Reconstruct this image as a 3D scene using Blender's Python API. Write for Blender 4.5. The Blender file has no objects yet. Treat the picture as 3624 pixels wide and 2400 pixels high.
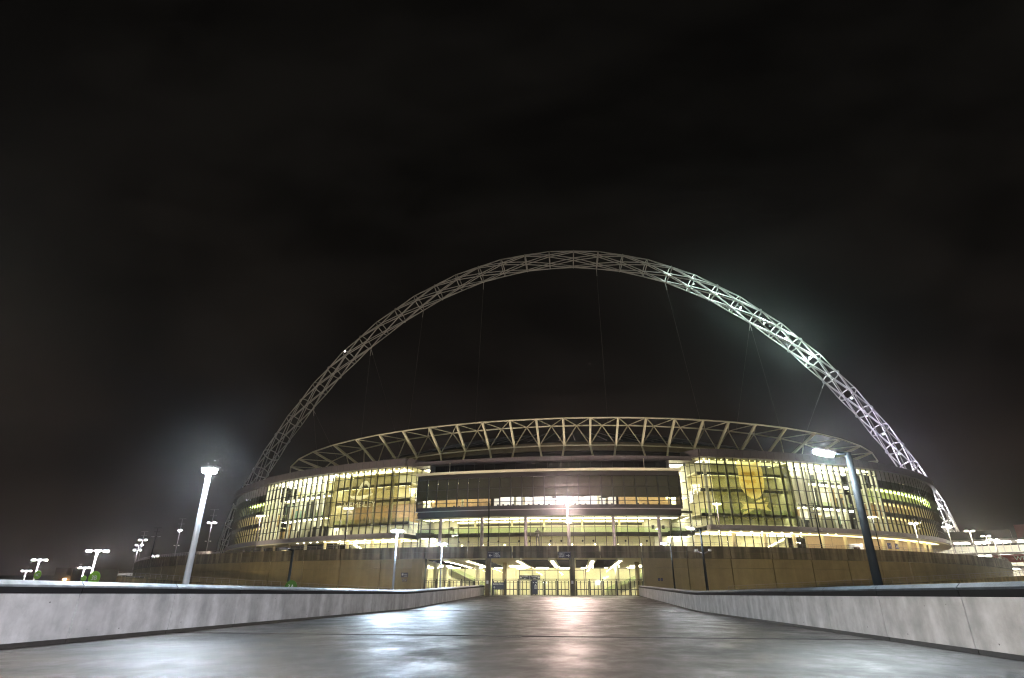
import bpy, bmesh, math, random
from math import sin, cos, pi, radians, sqrt, atan2, tan, hypot
from mathutils import Vector, Matrix
random.seed(7)
sc = bpy.context.scene
col = sc.collection
V = Vector

# ------------------------------------------------------------------ camera
cd = bpy.data.cameras.new('camera'); cam = bpy.data.objects.new('camera', cd); col.objects.link(cam)
YAW, PIT, ROL = radians(5.95), radians(23.76), radians(-.20)
_R = V((cos(YAW), sin(YAW), 0)); _H = V((-sin(YAW), cos(YAW), 0)); _Z = V((0, 0, 1))
_F = cos(PIT)*_H + sin(PIT)*_Z; _U = -sin(PIT)*_H + cos(PIT)*_Z
_R2 = cos(ROL)*_R - sin(ROL)*_U; _U2 = sin(ROL)*_R + cos(ROL)*_U
M = Matrix((_R2, _U2, -_F)).transposed().to_4x4(); M.translation = V((3.0, 0, 1.45))
cam.matrix_world = M
cd.sensor_width = 36; cd.sensor_fit = 'HORIZONTAL'; cd.lens = 36*2051/3624
cd.clip_start = .1; cd.clip_end = 6000
sc.camera = cam

# ------------------------------------------------------------------ night sky
w = bpy.data.worlds.new('World'); sc.world = w; w.use_nodes = True
nt = w.node_tree; nt.nodes.clear()
def nd(t, typ, **kw):
    n = t.nodes.new(typ)
    for k, v in kw.items(): setattr(n, k, v)
    return n
tc = nd(nt, 'ShaderNodeTexCoord'); sep = nd(nt, 'ShaderNodeSeparateXYZ')
nt.links.new(tc.outputs['Generated'], sep.inputs[0])
rp = nd(nt, 'ShaderNodeValToRGB'); nt.links.new(sep.outputs['Z'], rp.inputs[0])
el = rp.color_ramp.elements
el[0].position = 0.0; el[0].color = (.0195, .0145, .0118, 1)
el[1].position = 1.0; el[1].color = (.0034, .0031, .0027, 1)
e = el.new(.16); e.color = (.0130, .0092, .0072, 1)
e = el.new(.34); e.color = (.0072, .0058, .0047, 1)
e = el.new(.60); e.color = (.0043, .0038, .0032, 1)
mp = nd(nt, 'ShaderNodeMapping'); mp.inputs['Rotation'].default_value = (0, .5, .35); mp.inputs['Scale'].default_value = (1.2, 3.2, 3.2)
nt.links.new(tc.outputs['Generated'], mp.inputs[0])
nz = nd(nt, 'ShaderNodeTexNoise'); nz.inputs['Scale'].default_value = 2.2; nz.inputs['Detail'].default_value = 5; nz.inputs['Roughness'].default_value = .5
nt.links.new(mp.outputs[0], nz.inputs['Vector'])
mr = nd(nt, 'ShaderNodeMapRange'); mr.inputs['From Min'].default_value = .36; mr.inputs['From Max'].default_value = .66
mr.inputs['To Min'].default_value = .5; mr.inputs['To Max'].default_value = 1.3
nt.links.new(nz.outputs[0], mr.inputs[0])
mx = nd(nt, 'ShaderNodeMix', data_type='RGBA', blend_type='MULTIPLY'); mx.inputs[0].default_value = 1
nt.links.new(rp.outputs[0], mx.inputs[6]); nt.links.new(mr.outputs[0], mx.inputs[7])
bg = nd(nt, 'ShaderNodeBackground'); nt.links.new(mx.outputs[2], bg.inputs[0]); bg.inputs[1].default_value = 1.0
wo = nd(nt, 'ShaderNodeOutputWorld'); nt.links.new(bg.outputs[0], wo.inputs[0])

vs = sc.view_settings; vs.view_transform = 'Standard'; vs.look = 'None'; vs.exposure = 0; vs.gamma = 1; vs.use_curve_mapping = False
sc.render.engine = 'CYCLES'
sc.cycles.transparent_max_bounces = 24; sc.cycles.max_bounces = 6; sc.cycles.diffuse_bounces = 3
sc.cycles.sample_clamp_indirect = 4.0; sc.cycles.use_light_tree = True; sc.cycles.pixel_filter_type = 'BLACKMAN_HARRIS'; sc.cycles.filter_width = 1.15

# ------------------------------------------------------------------ materials
def mat(name, c, rough=.6, metal=0, var=.0, scale=1.0, streak=0.0, bump=0.0, spec=.5, c2=None):
    m = bpy.data.materials.new(name); m.use_nodes = True; t = m.node_tree; b = t.nodes['Principled BSDF']
    b.inputs['Base Color'].default_value = (*c, 1); b.inputs['Roughness'].default_value = rough; b.inputs['Metallic'].default_value = metal
    b.inputs['Specular IOR Level'].default_value = spec
    if var or streak or bump:
        g = nd(t, 'ShaderNodeNewGeometry')
        n1 = nd(t, 'ShaderNodeTexNoise'); n1.inputs['Scale'].default_value = scale; n1.inputs['Detail'].default_value = 6
        n1.inputs['Roughness'].default_value = .62
        t.links.new(g.outputs['Position'], n1.inputs['Vector'])
        lo = tuple(x*(1-var) for x in c); hi = tuple(min(1, x*(1+var)) for x in (c2 or c))
        r = nd(t, 'ShaderNodeValToRGB'); r.color_ramp.elements[0].position = .32; r.color_ramp.elements[1].position = .68
        r.color_ramp.elements[0].color = (*lo, 1); r.color_ramp.elements[1].color = (*hi, 1)
        t.links.new(n1.outputs[0], r.inputs[0]); out = r.outputs[0]
        if streak:
            mp_ = nd(t, 'ShaderNodeMapping'); mp_.inputs['Scale'].default_value = (1.1, 1.1, .07)
            t.links.new(g.outputs['Position'], mp_.inputs[0])
            n2 = nd(t, 'ShaderNodeTexNoise'); n2.inputs['Scale'].default_value = 1.0; n2.inputs['Detail'].default_value = 5
            t.links.new(mp_.outputs[0], n2.inputs['Vector'])
            r2 = nd(t, 'ShaderNodeMapRange'); r2.inputs['From Min'].default_value = .42; r2.inputs['From Max'].default_value = .62
            r2.inputs['To Min'].default_value = 1-streak; r2.inputs['To Max'].default_value = 1.0+streak*.25
            t.links.new(n2.outputs[0], r2.inputs[0])
            x = nd(t, 'ShaderNodeMix', data_type='RGBA', blend_type='MULTIPLY'); x.inputs[0].default_value = 1
            t.links.new(out, x.inputs[6]); t.links.new(r2.outputs[0], x.inputs[7]); out = x.outputs[2]
        t.links.new(out, b.inputs['Base Color'])
        if bump:
            n3 = nd(t, 'ShaderNodeTexNoise'); n3.inputs['Scale'].default_value = scale*9; n3.inputs['Detail'].default_value = 4
            t.links.new(g.outputs['Position'], n3.inputs['Vector'])
            bp = nd(t, 'ShaderNodeBump'); bp.inputs['Strength'].default_value = bump; bp.inputs['Distance'].default_value = .02
            t.links.new(n3.outputs[0], bp.inputs['Height']); t.links.new(bp.outputs[0], b.inputs['Normal'])
    return m
def emat(name, c, s):
    m = bpy.data.materials.new(name); m.use_nodes = True; t = m.node_tree; t.nodes.clear()
    e_ = nd(t, 'ShaderNodeEmission'); e_.inputs[0].default_value = (*c, 1); e_.inputs[1].default_value = s
    o = nd(t, 'ShaderNodeOutputMaterial'); t.links.new(e_.outputs[0], o.inputs[0]); return m
def glass(name, tint, gl=.06, rough=.02):
    m = bpy.data.materials.new(name); m.use_nodes = True; t = m.node_tree; t.nodes.clear()
    a = nd(t, 'ShaderNodeBsdfTransparent'); a.inputs[0].default_value = (*tint, 1)
    g = nd(t, 'ShaderNodeBsdfGlossy'); g.inputs[0].default_value = (.8, .8, .8, 1); g.inputs[1].default_value = rough
    x = nd(t, 'ShaderNodeMixShader'); x.inputs[0].default_value = gl
    t.links.new(a.outputs[0], x.inputs[1]); t.links.new(g.outputs[0], x.inputs[2])
    o = nd(t, 'ShaderNodeOutputMaterial'); t.links.new(x.outputs[0], o.inputs[0]); return m
def film(name, tint, c, fac):
    m = bpy.data.materials.new(name); m.use_nodes = True; t = m.node_tree; t.nodes.clear()
    a = nd(t, 'ShaderNodeBsdfTransparent'); a.inputs[0].default_value = (*tint, 1)
    d = nd(t, 'ShaderNodeBsdfDiffuse'); d.inputs[0].default_value = (*c, 1)
    l = nd(t, 'ShaderNodeBsdfTranslucent'); l.inputs[0].default_value = (*c, 1)
    y = nd(t, 'ShaderNodeMixShader'); y.inputs[0].default_value = .7
    t.links.new(d.outputs[0], y.inputs[1]); t.links.new(l.outputs[0], y.inputs[2])
    x = nd(t, 'ShaderNodeMixShader'); x.inputs[0].default_value = fac
    t.links.new(a.outputs[0], x.inputs[1]); t.links.new(y.outputs[0], x.inputs[2])
    o = nd(t, 'ShaderNodeOutputMaterial'); t.links.new(x.outputs[0], o.inputs[0]); return m

PALE = mat('pale_concrete', (.50, .49, .50), .55, var=.24, scale=1.1, streak=.20, bump=.3)
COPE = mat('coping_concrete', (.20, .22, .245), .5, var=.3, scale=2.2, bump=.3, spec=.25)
COPE_UNLIT = mat('coping_unlit_tone', (.040, .050, .060), .65, var=.3, scale=2.2, bump=.3, spec=.12)  # darker copy of the coping colour, standing in for missing light
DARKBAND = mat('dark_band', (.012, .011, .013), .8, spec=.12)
PLINTH = mat('wall_plinth', (.030, .026, .025), .5, var=.3, scale=3)
TAN = mat('tan_concrete', (.285, .235, .135), .6, var=.16, scale=.35, streak=.10, bump=.2)
PARA = mat('stained_parapet_concrete', (.20, .17, .12), .6, var=.22, scale=.5, streak=.55, bump=.2)
STEELW = mat('white_painted_steel', (.62, .60, .57), .4)
STEELT = mat('cream_painted_steel', (.58, .54, .40), .45)
GREYM = mat('grey_metal_cladding', (.30, .27, .28), .42, var=.12, scale=.6)
CORN = mat('dark_cornice_metal', (.105, .088, .092), .5, var=.15, scale=.6)
DARKM = mat('dark_metal', (.025, .024, .026), .4)
BLACK = mat('black_metal', (.012, .012, .013), .45)
BOXD = mat('dark_box_cladding', (.020, .017, .018), .35, var=.2, scale=.4)
BLIND = mat('olive_blind_fabric', (.030, .029, .018), .8, var=.12, scale=.8)
CREAM = mat('cream_wall', (.74, .70, .48), .7, var=.06, scale=.3)
WHITE = mat('white_wall', (.80, .78, .66), .6)
SLAB = mat('slab_edge', (.045, .045, .040), .6)
CEIL = mat('ceiling_cream', (.66, .61, .42), .7)
WOOD = mat('timber_lining', (.50, .34, .16), .5, var=.25, scale=1.5)
TEALW = mat('teal_glass_wall', (.22, .36, .30), .5)
GREENW = mat('green_tinted_wall', (.50, .485, .35), .6)
ROOFD = mat('dark_roof_sheet', (.030, .028, .026), .6, var=.3, scale=.2)
TERR = mat('terrace_paving', (.22, .20, .18), .6, var=.2, scale=.5)
GROUND = mat('dark_ground', (.03, .03, .03), .8, var=.3, scale=.1)
POLEL = mat('pale_pole_paint', (.27, .29, .32), .4)
POLED = mat('dark_pole_paint', (.008, .011, .013), .6, spec=.12)
BRONZE = mat('dark_bronze', (.030, .030, .026), .5, metal=.0, var=.3, scale=4)
NAVY = mat('navy_sign', (.022, .022, .055), .4)
WHITEP = mat('white_sign_print', (.75, .75, .75), .5)
GREENS = mat('green_sign', (.20, .50, .02), .5)
GREEND = mat('dark_green_sign', (.06, .17, .015), .5)
RED = mat('dark_red_banner', (.30, .03, .05), .5)
YEL = mat('yellow_print', (.75, .55, .08), .5)
BLUE = mat('blue_sign', (.06, .08, .34), .5)
BRICK = mat('dark_brick', (.05, .03, .025), .8, var=.3, scale=.5)
CLOTH = [mat('dark_cloth', (.03, .03, .035), .8), mat('brown_cloth', (.07, .05, .04), .8), mat('pale_cloth', (.35, .33, .30), .8)]
LEAF = mat('house_plant_leaf', (.05, .10, .03), .6)
GLASS = glass('clear_glass', (.95, .965, .92))
GLASSD = glass('dark_glass', (.10, .10, .10), .12)
GLASSG = glass('green_balustrade_glass', (.84, .93, .82), .06)
FILM = film('printed_window_film', (.60, .62, .50), (.24, .24, .16), .12)
FILML = film('brown_window_film', (.76, .74, .62), (.28, .26, .17), .12)
PRINTW = film('white_film_print', (1.0, 1.0, .95), (.92, .92, .84), .80)
PRINTY = film('yellow_film_print', (1.0, .97, .78), (.95, .86, .46), .52)
PRINTC = film('cream_film_print', (1.0, .99, .88), (.96, .92, .66), .50)
PRINTO = film('ochre_film_print', (.97, .92, .64), (.88, .74, .36), .45)
LWARM = (1.0, .93, .66); LWHITE = (1.0, .97, .80)
L_BRIGHT = emat('strip_lamp_bright', LWHITE, 11)
L_MID = emat('strip_lamp_mid', LWARM, 15)
L_DIM = emat('strip_lamp_dim', LWARM, 5.5)
L_GREEN = emat('strip_lamp_green', (.80, 1.0, .30), 7)
L_AMBER = emat('strip_lamp_amber', (1.0, .76, .36), 3.4)
L_COOL = emat('strip_lamp_cool', (.92, .88, 1.0), 11)
L_SPOT = emat('downlight', (1.0, .92, .70), 45)
L_HALL = emat('hall_lamp', (1.0, .93, .66), 85)
L_LOW = emat('concourse_lamp', LWARM, 6.0)
L_ST_COOL = emat('street_lamp_cool', (.66, .83, 1.0), 3000)
L_ST_NEAR = emat('street_lamp_near', (.76, .88, 1.0), 3000)
L_ST_SIDE = emat('street_lamp_panel', (.84, .95, 1.0), 1800)
L_ST_ROW = emat('added_lamp_row', (.93, .93, 1.0), 27000)
L_ADDED_ROWW = emat('added_lamp_row_warm', (1.0, .95, .84), 6500)
L_ST_SMALL = emat('street_lamp_small', (.9, .95, 1.0), 500)
L_ASSUMED_SODIUM = emat('assumed_sodium_lamp', (1.0, .74, .30), 2800)
L_ST_PINK = emat('street_lamp_warm_white', (1.0, .74, .66), 11000)
L_ST_FAR = emat('street_lamp_far', (.95, .95, 1.0), 380)
L_ST_AMB = emat('street_lamp_amber', (1.0, .88, .68), 650)
L_ORANGE = emat('orange_wall_lamp', (1.0, .55, .20), 120)
L_FLOOD = emat('arch_floodlight', (.84, 1.0, .95), 7)

# road: wet dark asphalt with puddles
def wet_road():
    m = bpy.data.materials.new('wet_asphalt'); m.use_nodes = True; t = m.node_tree; b = t.nodes['Principled BSDF']
    g = nd(t, 'ShaderNodeNewGeometry')
    mp_ = nd(t, 'ShaderNodeMapping'); mp_.inputs['Scale'].default_value = (.55, .40, .3); t.links.new(g.outputs['Position'], mp_.inputs[0])
    n1 = nd(t, 'ShaderNodeTexNoise'); n1.inputs['Scale'].default_value = 1; n1.inputs['Detail'].default_value = 8; n1.inputs['Roughness'].default_value = .72; n1.inputs['Distortion'].default_value = .15
    t.links.new(mp_.outputs[0], n1.inputs['Vector'])
    r = nd(t, 'ShaderNodeMapRange'); r.inputs['From Min'].default_value = .38; r.inputs['From Max'].default_value = .62; r.inputs['To Min'].default_value = .315; r.inputs['To Max'].default_value = .62
    t.links.new(n1.outputs[0], r.inputs[0]); t.links.new(r.outputs[0], b.inputs['Roughness'])
    n2 = nd(t, 'ShaderNodeTexNoise'); n2.inputs['Scale'].default_value = .45; n2.inputs['Detail'].default_value = 11; n2.inputs['Roughness'].default_value = .7
    t.links.new(g.outputs['Position'], n2.inputs['Vector'])
    rr = nd(t, 'ShaderNodeValToRGB'); rr.color_ramp.elements[0].position = .35; rr.color_ramp.elements[1].position = .7
    rr.color_ramp.elements[0].color = (.009, .009, .009, 1); rr.color_ramp.elements[1].color = (.075, .064, .058, 1)
    t.links.new(n2.outputs[0], rr.inputs[0]); t.links.new(rr.outputs[0], b.inputs['Base Color'])
    n3 = nd(t, 'ShaderNodeTexNoise'); n3.inputs['Scale'].default_value = 40; n3.inputs['Detail'].default_value = 4; n3.inputs['Roughness'].default_value = .75
    t.links.new(g.outputs['Position'], n3.inputs['Vector'])
    n4 = nd(t, 'ShaderNodeTexNoise'); n4.inputs['Scale'].default_value = 2.2; n4.inputs['Detail'].default_value = 7; n4.inputs['Roughness'].default_value = .7
    t.links.new(g.outputs['Position'], n4.inputs['Vector'])
    ad = nd(t, 'ShaderNodeMath', operation='MULTIPLY_ADD'); ad.inputs[1].default_value = .9
    t.links.new(n4.outputs[0], ad.inputs[0]); t.links.new(n3.outputs[0], ad.inputs[2])
    bp = nd(t, 'ShaderNodeBump'); bp.inputs['Strength'].default_value = .8; bp.inputs['Distance'].default_value = .016
    t.links.new(ad.outputs[0], bp.inputs['Height']); t.links.new(bp.outputs[0], b.inputs['Normal'])
    b.inputs['Specular IOR Level'].default_value = .42
    return m
ROAD = wet_road()

# ------------------------------------------------------------------ object helpers
WM = {}
def link(name, me, m, parent=None, world=None):
    o = bpy.data.objects.new(name, me); col.objects.link(o)
    if m is not None and me is not None and len(me.materials) == 0: me.materials.append(m)
    world = world or Matrix.Identity(4)
    WM[o] = world
    if parent is not None:
        o.parent = parent; o.matrix_basis = WM[parent].inverted() @ world
    else: o.matrix_basis = world
    return o
def root(name, loc, label, cat, group=None, kind=None, rz=0):
    o = bpy.data.objects.new(name, None); col.objects.link(o); o.empty_display_size = .3
    o.matrix_basis = Matrix.Translation(V(loc)) @ Matrix.Rotation(rz, 4, 'Z'); WM[o] = o.matrix_basis.copy()
    if label: o['label'] = label
    if cat: o['category'] = cat
    if group: o['group'] = group
    if kind: o['kind'] = kind
    return o
class MB:
    def __init__(s): s.v = []; s.f = []
    def add(s, vs_, fs):
        n = len(s.v); s.v += [tuple(x) for x in vs_]; s.f += [tuple(i+n for i in f_) for f_ in fs]
    def box(s, x0, x1, y0, y1, z0, z1):
        s.add([(x, y, z) for z in (z0, z1) for y in (y0, y1) for x in (x0, x1)],
              [(0, 2, 3, 1), (4, 5, 7, 6), (0, 1, 5, 4), (2, 6, 7, 3), (0, 4, 6, 2), (1, 3, 7, 5)])
    def tube(s, a, b, r, n=8, r2=None):
        a = V(a); b = V(b); r2 = r if r2 is None else r2
        d = (b-a).normalized(); u = d.orthogonal().normalized(); w_ = d.cross(u)
        vs_ = [a+(u*cos(2*pi*i/n)+w_*sin(2*pi*i/n))*r for i in range(n)]+[b+(u*cos(2*pi*i/n)+w_*sin(2*pi*i/n))*r2 for i in range(n)]
        s.add(vs_, [(i, (i+1) % n, n+(i+1) % n, n+i) for i in range(n)]+[tuple(range(n-1, -1, -1)), tuple(range(n, 2*n))])
    def sweep(s, rings, closed=False):            # rings: list of equal loops of points
        n = len(rings[0]); vs_ = [p for r in rings for p in r]; fs = []
        k = len(rings)
        for i in range(k-1 if not closed else k):
            j = (i+1) % k
            for q in range(n): fs.append((i*n+q, i*n+(q+1) % n, j*n+(q+1) % n, j*n+q))
        if not closed: fs += [tuple(range(n-1, -1, -1)), tuple((k-1)*n+q for q in range(n))]
        s.add(vs_, fs)
    def cbox(s, P, t0, t1, o0, o1, z0, z1, n=None):
        n = n or max(1, int(abs(t1-t0)/2.5))
        rings = []
        for i in range(n+1):
            t = t0+(t1-t0)*i/n
            a = P(t, o0); b = P(t, o1)
            zz0 = z0(t) if callable(z0) else z0; zz1 = z1(t) if callable(z1) else z1
            rings.append([(a[0], a[1], zz0), (b[0], b[1], zz0), (b[0], b[1], zz1), (a[0], a[1], zz1)])
        s.sweep(rings)
    def mesh(s, name, smooth=False):
        me = bpy.data.meshes.new(name); me.from_pydata(s.v, [], s.f)
        bm = bmesh.new(); bm.from_mesh(me); bmesh.ops.recalc_face_normals(bm, faces=bm.faces); bm.to_mesh(me); bm.free()
        if smooth:
            for p in me.polygons: p.use_smooth = True
        return me
    def build(s, name, m, parent=None, smooth=False, **props):
        o = link(name, s.mesh(name, smooth), m, parent)
        for k, v_ in props.items(): o[k] = v_
        return o
_unit = {}
def unit(kind, m):
    k = (kind, m.name)
    if k not in _unit:
        b = MB()
        if kind == 'box': b.box(-.5, .5, -.5, .5, -.5, .5)
        elif kind == 'cyl': b.tube((0, 0, 0), (0, 0, 1), 1, 12)
        elif kind == 'disc': b.tube((0, 0, -.5), (0, 0, .5), .5, 16)
        elif kind == 'tube': b.tube((0, 0, 0), (0, 0, 1), 1, 8)
        me = b.mesh(kind+'_'+m.name)
        if kind != 'box':
            for p in me.polygons: p.use_smooth = len(p.vertices) == 4
        me.materials.append(m); _unit[k] = me
    return _unit[k]
def frame(loc, X, Y, Z):
    return Matrix(((X[0], Y[0], Z[0], loc[0]), (X[1], Y[1], Z[1], loc[1]), (X[2], Y[2], Z[2], loc[2]), (0, 0, 0, 1)))
def strut(name, a, b, r, m, parent, kind='tube'):
    a = V(a); b = V(b); d = b-a; L = d.length; dn = d/L
    u = dn.cross(V((0, 0, 1)))
    if u.length < 1e-4: u = V((1, 0, 0))
    u.normalize(); w_ = dn.cross(u)
    if kind == 'box': return link(name, unit('box', m), m, parent, frame((a+b)/2, u*2*r, w_*2*r, d))
    return link(name, unit(kind, m), m, parent, frame(a, u*r, w_*r, d))
def bar(name, c, X, Y, Z, m, parent=None):       # unit box from its three full-length axes
    return link(name, unit('box', m), m, parent, frame(c, V(X), V(Y), V(Z)))
def block(name, x0, x1, y0, y1, z0, z1, m, parent=None):
    return bar(name, ((x0+x1)/2, (y0+y1)/2, (z0+z1)/2), (x1-x0, 0, 0), (0, y1-y0, 0), (0, 0, z1-z0), m, parent)
_font = bpy.data.curves.new('lettering', 'FONT')
def text_geo(s, size, extrude=.004, align='CENTER'):
    c = bpy.data.curves.new('lettering', 'FONT'); c.body = s; c.size = size; c.extrude = extrude; c.align_x = align; c.align_y = 'CENTER'; c.resolution_u = 3
    o = bpy.data.objects.new('lettering', c); col.objects.link(o); bpy.context.view_layer.update()
    me = bpy.data.meshes.new_from_object(o.evaluated_get(bpy.context.evaluated_depsgraph_get()))
    bpy.data.objects.remove(o); bpy.data.curves.remove(c); return me
def text(name, s, size, loc, m, parent, rz=0, sx=1, align='CENTER', depth=.004):     # upright, read from -Y when rz = 0
    me = text_geo(s, size, depth, align); me.materials.clear(); me.materials.append(m)
    Mx = Matrix.Translation(V(loc)) @ Matrix.Rotation(rz, 4, 'Z') @ Matrix.Rotation(pi/2, 4, 'X') @ Matrix.Diagonal((sx, 1, 1, 1))
    return link(name, me, m, parent, Mx)

# ------------------------------------------------------------------ plan curves
CY = 262.
def E(t, o=0.):                                   # stadium wall line, t in degrees from the axis
    t = radians(t); return V(((138+o)*sin(t), CY-(109+o)*cos(t), 0))
def P(t, o=0.):                                   # podium edge
    t = radians(t); a = 162. if t < 0 else 145.
    return V(((a+o)*sin(t), CY-(144+o)*cos(t), 0))
def RG(a, b, x0=2.):
    return lambda t, o=0.: V((x0+(a+o)*sin(radians(t)), CY-(b+o)*cos(radians(t)), 0))
def up(p, z): return V((p[0], p[1], z))
def thx(x): return math.degrees(math.asin(x/138.))

# ------------------------------------------------------------------ ground, road, plaza, terrace
g = MB()
n = 64; g.add([(0, 300, -7)]+[(4000*cos(2*pi*i/n), 300+4000*sin(2*pi*i/n), -7) for i in range(n)], [(0, 1+i, 1+(i+1) % n) for i in range(n)])
g.build('ground', GROUND, kind='structure')
def rz_(y): return 0. if y < 60 else (1.2*(y-60)/54 if y < 114 else 1.2)
def xl(y): return -12.7-.009*max(y, 0)
def xr(y): return 13.55+.003*max(y, 0)
road = root('road', (0, 0, 0), None, None, kind='structure')
for y0, y1 in ((-22, 3.0), (3.4, 24.1), (24.7, 59.2), (60.6, 94.6), (95.4, 119.5)):
    b = MB(); ys = [y0+(y1-y0)*i/6 for i in range(7)] if y1 < 119 else [y0, 100, 107, 114, 119.5]
    b.sweep([[(xl(y)-.25, y, rz_(y)), (xr(y)+.25, y, rz_(y)), (xr(y)+.25, y, rz_(y)-.6), (xl(y)-.25, y, rz_(y)-.6)] for y in ys])
    b.build('road_slab', ROAD, road)
for y0, y1 in ((3.0, 3.4), (24.1, 24.7), (59.2, 60.6), (94.6, 95.4)):
    b = MB(); b.sweep([[(xl(y)-.25, y, rz_(y)-.018), (xr(y)+.25, y, rz_(y)-.018), (xr(y)+.25, y, rz_(y)-.5), (xl(y)-.25, y, rz_(y)-.5)] for y in (y0, y1)]); b.build('joint_strip', DARKBAND, road)
b = MB(); b.sweep([[(xl(y)-.3, y, rz_(y)-.62), (xr(y)+.3, y, rz_(y)-.62), (xr(y)+.3, y, -6.9), (xl(y)-.3, y, -6.9)] for y in (-22, 60, 114, 119.4)])
b.build('ramp_base', GROUND, road)
dr = root('drain_cover', (.61, 23.9, 0), 'small dark iron drain cover set in the wet road before the entrance', 'drain cover')
dm = MB(); dm.box(.33, .89, 23.72, 24.08, .0, .012); dm.build('frame', BLACK, dr)
for i in range(5): block('slot_bar', .38+.1*i, .43+.1*i, 23.75, 24.05, .012, .024, DARKM, dr)
plaza = MB(); plaza.box(-60, 50, 119.52, 176, .9, 1.2); plaza.build('plaza', TERR, kind='structure')
tr = MB()
tr.cbox(lambda t, o: P(t, -.5) if o == 0 else E(t, -22), -88, 88, 0, 1, 8.5, 8.95, 80)
tr.build('terrace', TERR, kind='structure')

# ------------------------------------------------------------------ side walls of the approach
def side_wall(sgn, label):
    xf = xl if sgn < 0 else xr
    wr = root('side_wall', (xf(30), 30, 0), label, 'wall')
    ys = [-20.4+4.9*i for i in range(28)]; ys = [y for y in ys if y < 113]+[113.4]
    for i in range(len(ys)-1):
        y0, y1 = ys[i]+.02, ys[i+1]-.02
        def prism(pts, name, m):
            bb = MB(); rings = []
            for y in (y0, y1):
                rings.append([(xf(y)+sgn*a, y, rz_(y)+z) for a, z in pts])
            bb.sweep(rings); return bb.build(name, m, wr)
        prism([(0, .14), (.36, .14), (.36, 1.42), (0, 1.42)], 'wall_panel', PALE)
        prism([(-.035, 1.421), (.40, 1.421), (.40, 1.60), (-.035, 1.60)], 'coping_band', DARKBAND)  # plain dark band below the coping stones
        prism([(-.06, 1.602), (.44, 1.602), (.44, 1.71), (.36, 1.785), (.06, 1.775), (-.06, 1.66)], 'coping_stone', COPE if sgn < 0 else COPE_UNLIT)
        prism([(.05, 0), (.33, 0), (.33, .139), (.05, .139)], 'plinth', PLINTH)
    for y in ys[1:-1]:
        for dz in (.45, 1.1):
            if random.random() < .5: pass
    b2 = MB(); b2.sweep([[(xf(y)+sgn*a, y, z) for a, z in ((.04, rz_(y)-.7), (.45, rz_(y)-.7), (.45, -6.9), (.04, -6.9))] for y in (-20, 60, 113)])
    b2.build('footing', GROUND, wr)
    # formwork tie holes
    for i in range(len(ys)-1):
        for k in range(3):
            y = ys[i]+random.uniform(.5, 4.3); z = random.choice((.35, 1.2))+random.uniform(-.1, .1)
            strut('tie_hole', (xf(y)-sgn*.002, y, rz_(y)+z), (xf(y)+sgn*.03, y, rz_(y)+z), .014 if k else .022, BLACK, wr)
    return wr
side_wall(-1, 'pale concrete side wall with grey coping along the left edge of the wet road')
side_wall(1, 'grey stained concrete side wall with unlit coping coloured dark along the right edge of the road')

# ------------------------------------------------------------------ podium wall with the entrance
pod = root('podium_wall', (-5.6, 118, 1.2), 'long curved brown concrete podium wall with the wide lit entrance opening', 'podium')
TL, TR = -9.48, 6.14                              # the opening, degrees on the podium curve
def pod_top(t): return 9.95 if abs(t) < 40 else 9.95-.00035*(abs(t)-40)**2*(1 if t < 0 else 1.2)
def panels(t0, t1, step, z0, z1, o0, o1, m, name):
    k = max(1, round(abs(t1-t0)/step))
    for i in range(k):
        a = t0+(t1-t0)*i/k+.035; c_ = t0+(t1-t0)*(i+1)/k-.035
        b_ = MB(); b_.cbox(P, a, c_, o0, o1, z0, z1, 2); b_.build(name, m, pod)
for a, c_ in ((-84, TL), (TR, 84)):
    panels(a, c_, 3.4, -6.9, 6.06, -.5, 0, TAN, 'wall_panel')
    panels(a, c_, 3.4, 6.10, 7.76, -.5, 0, TAN, 'upper_wall_panel')
for a, c_ in ((-84, TL), (TL, TR), (TR, 84)):
    panels(a, c_, 3.4, 7.8, 8.93, -.5, .25, PARA, 'parapet_base_panel')
    panels(a, c_, 3.4, 8.96, pod_top, -.3, .28, PARA, 'parapet_panel')
b = MB(); b.cbox(P, -84, TL, -1.1, -.52, -6.9, 8.4, 40); b.cbox(P, TR, 84, -1.1, -.52, -6.9, 8.4, 40); b.build('wall_core', SLAB, pod)
# jambs, pillars, hall
for x0, x1, sg in ((-29.5, -26.9, -1), (15.7, 18.2, 1)):
    b = MB()
    if sg < 0: b.add([(-26.75, 118.9, 1.2), (-28.9, 118.7, 1.2), (-31.5, 134, 1.2), (-29.3, 134, 1.2), (-26.75, 118.9, 7.78), (-28.9, 118.7, 7.78), (-31.5, 134, 7.78), (-29.3, 134, 7.78)], [(0, 1, 2, 3), (7, 6, 5, 4), (0, 4, 5, 1), (1, 5, 6, 2), (2, 6, 7, 3), (3, 7, 4, 0)])
    else: b.add([(15.6, 118.8, 1.2), (17.9, 119.0, 1.2), (20, 134, 1.2), (17.8, 134, 1.2), (15.6, 118.8, 7.78), (17.9, 119.0, 7.78), (20, 134, 7.78), (17.8, 134, 7.78)], [(0, 1, 2, 3), (7, 6, 5, 4), (0, 4, 5, 1), (1, 5, 6, 2), (2, 6, 7, 3), (3, 7, 4, 0)])
    b.build('jamb', TAN, pod)
for x in (-13.73, 2.24): block('pillar', x-.5, x+.5, 117.62, 118.62, 1.2, 7.8, PARA, pod)
b = MB(); ring = []
for i in range(27):
    x = -44+i*3.; t = math.degrees(math.asin(x/(162. if x < 0 else 145.))); yy = P(t, -.6)[1]
    ring.append([(x, yy, 8.0), (x, 175, 8.0), (x, 175, 8.3), (x, yy, 8.3)])
b.sweep(ring); b.build('hall_ceiling', CEIL, pod)
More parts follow.
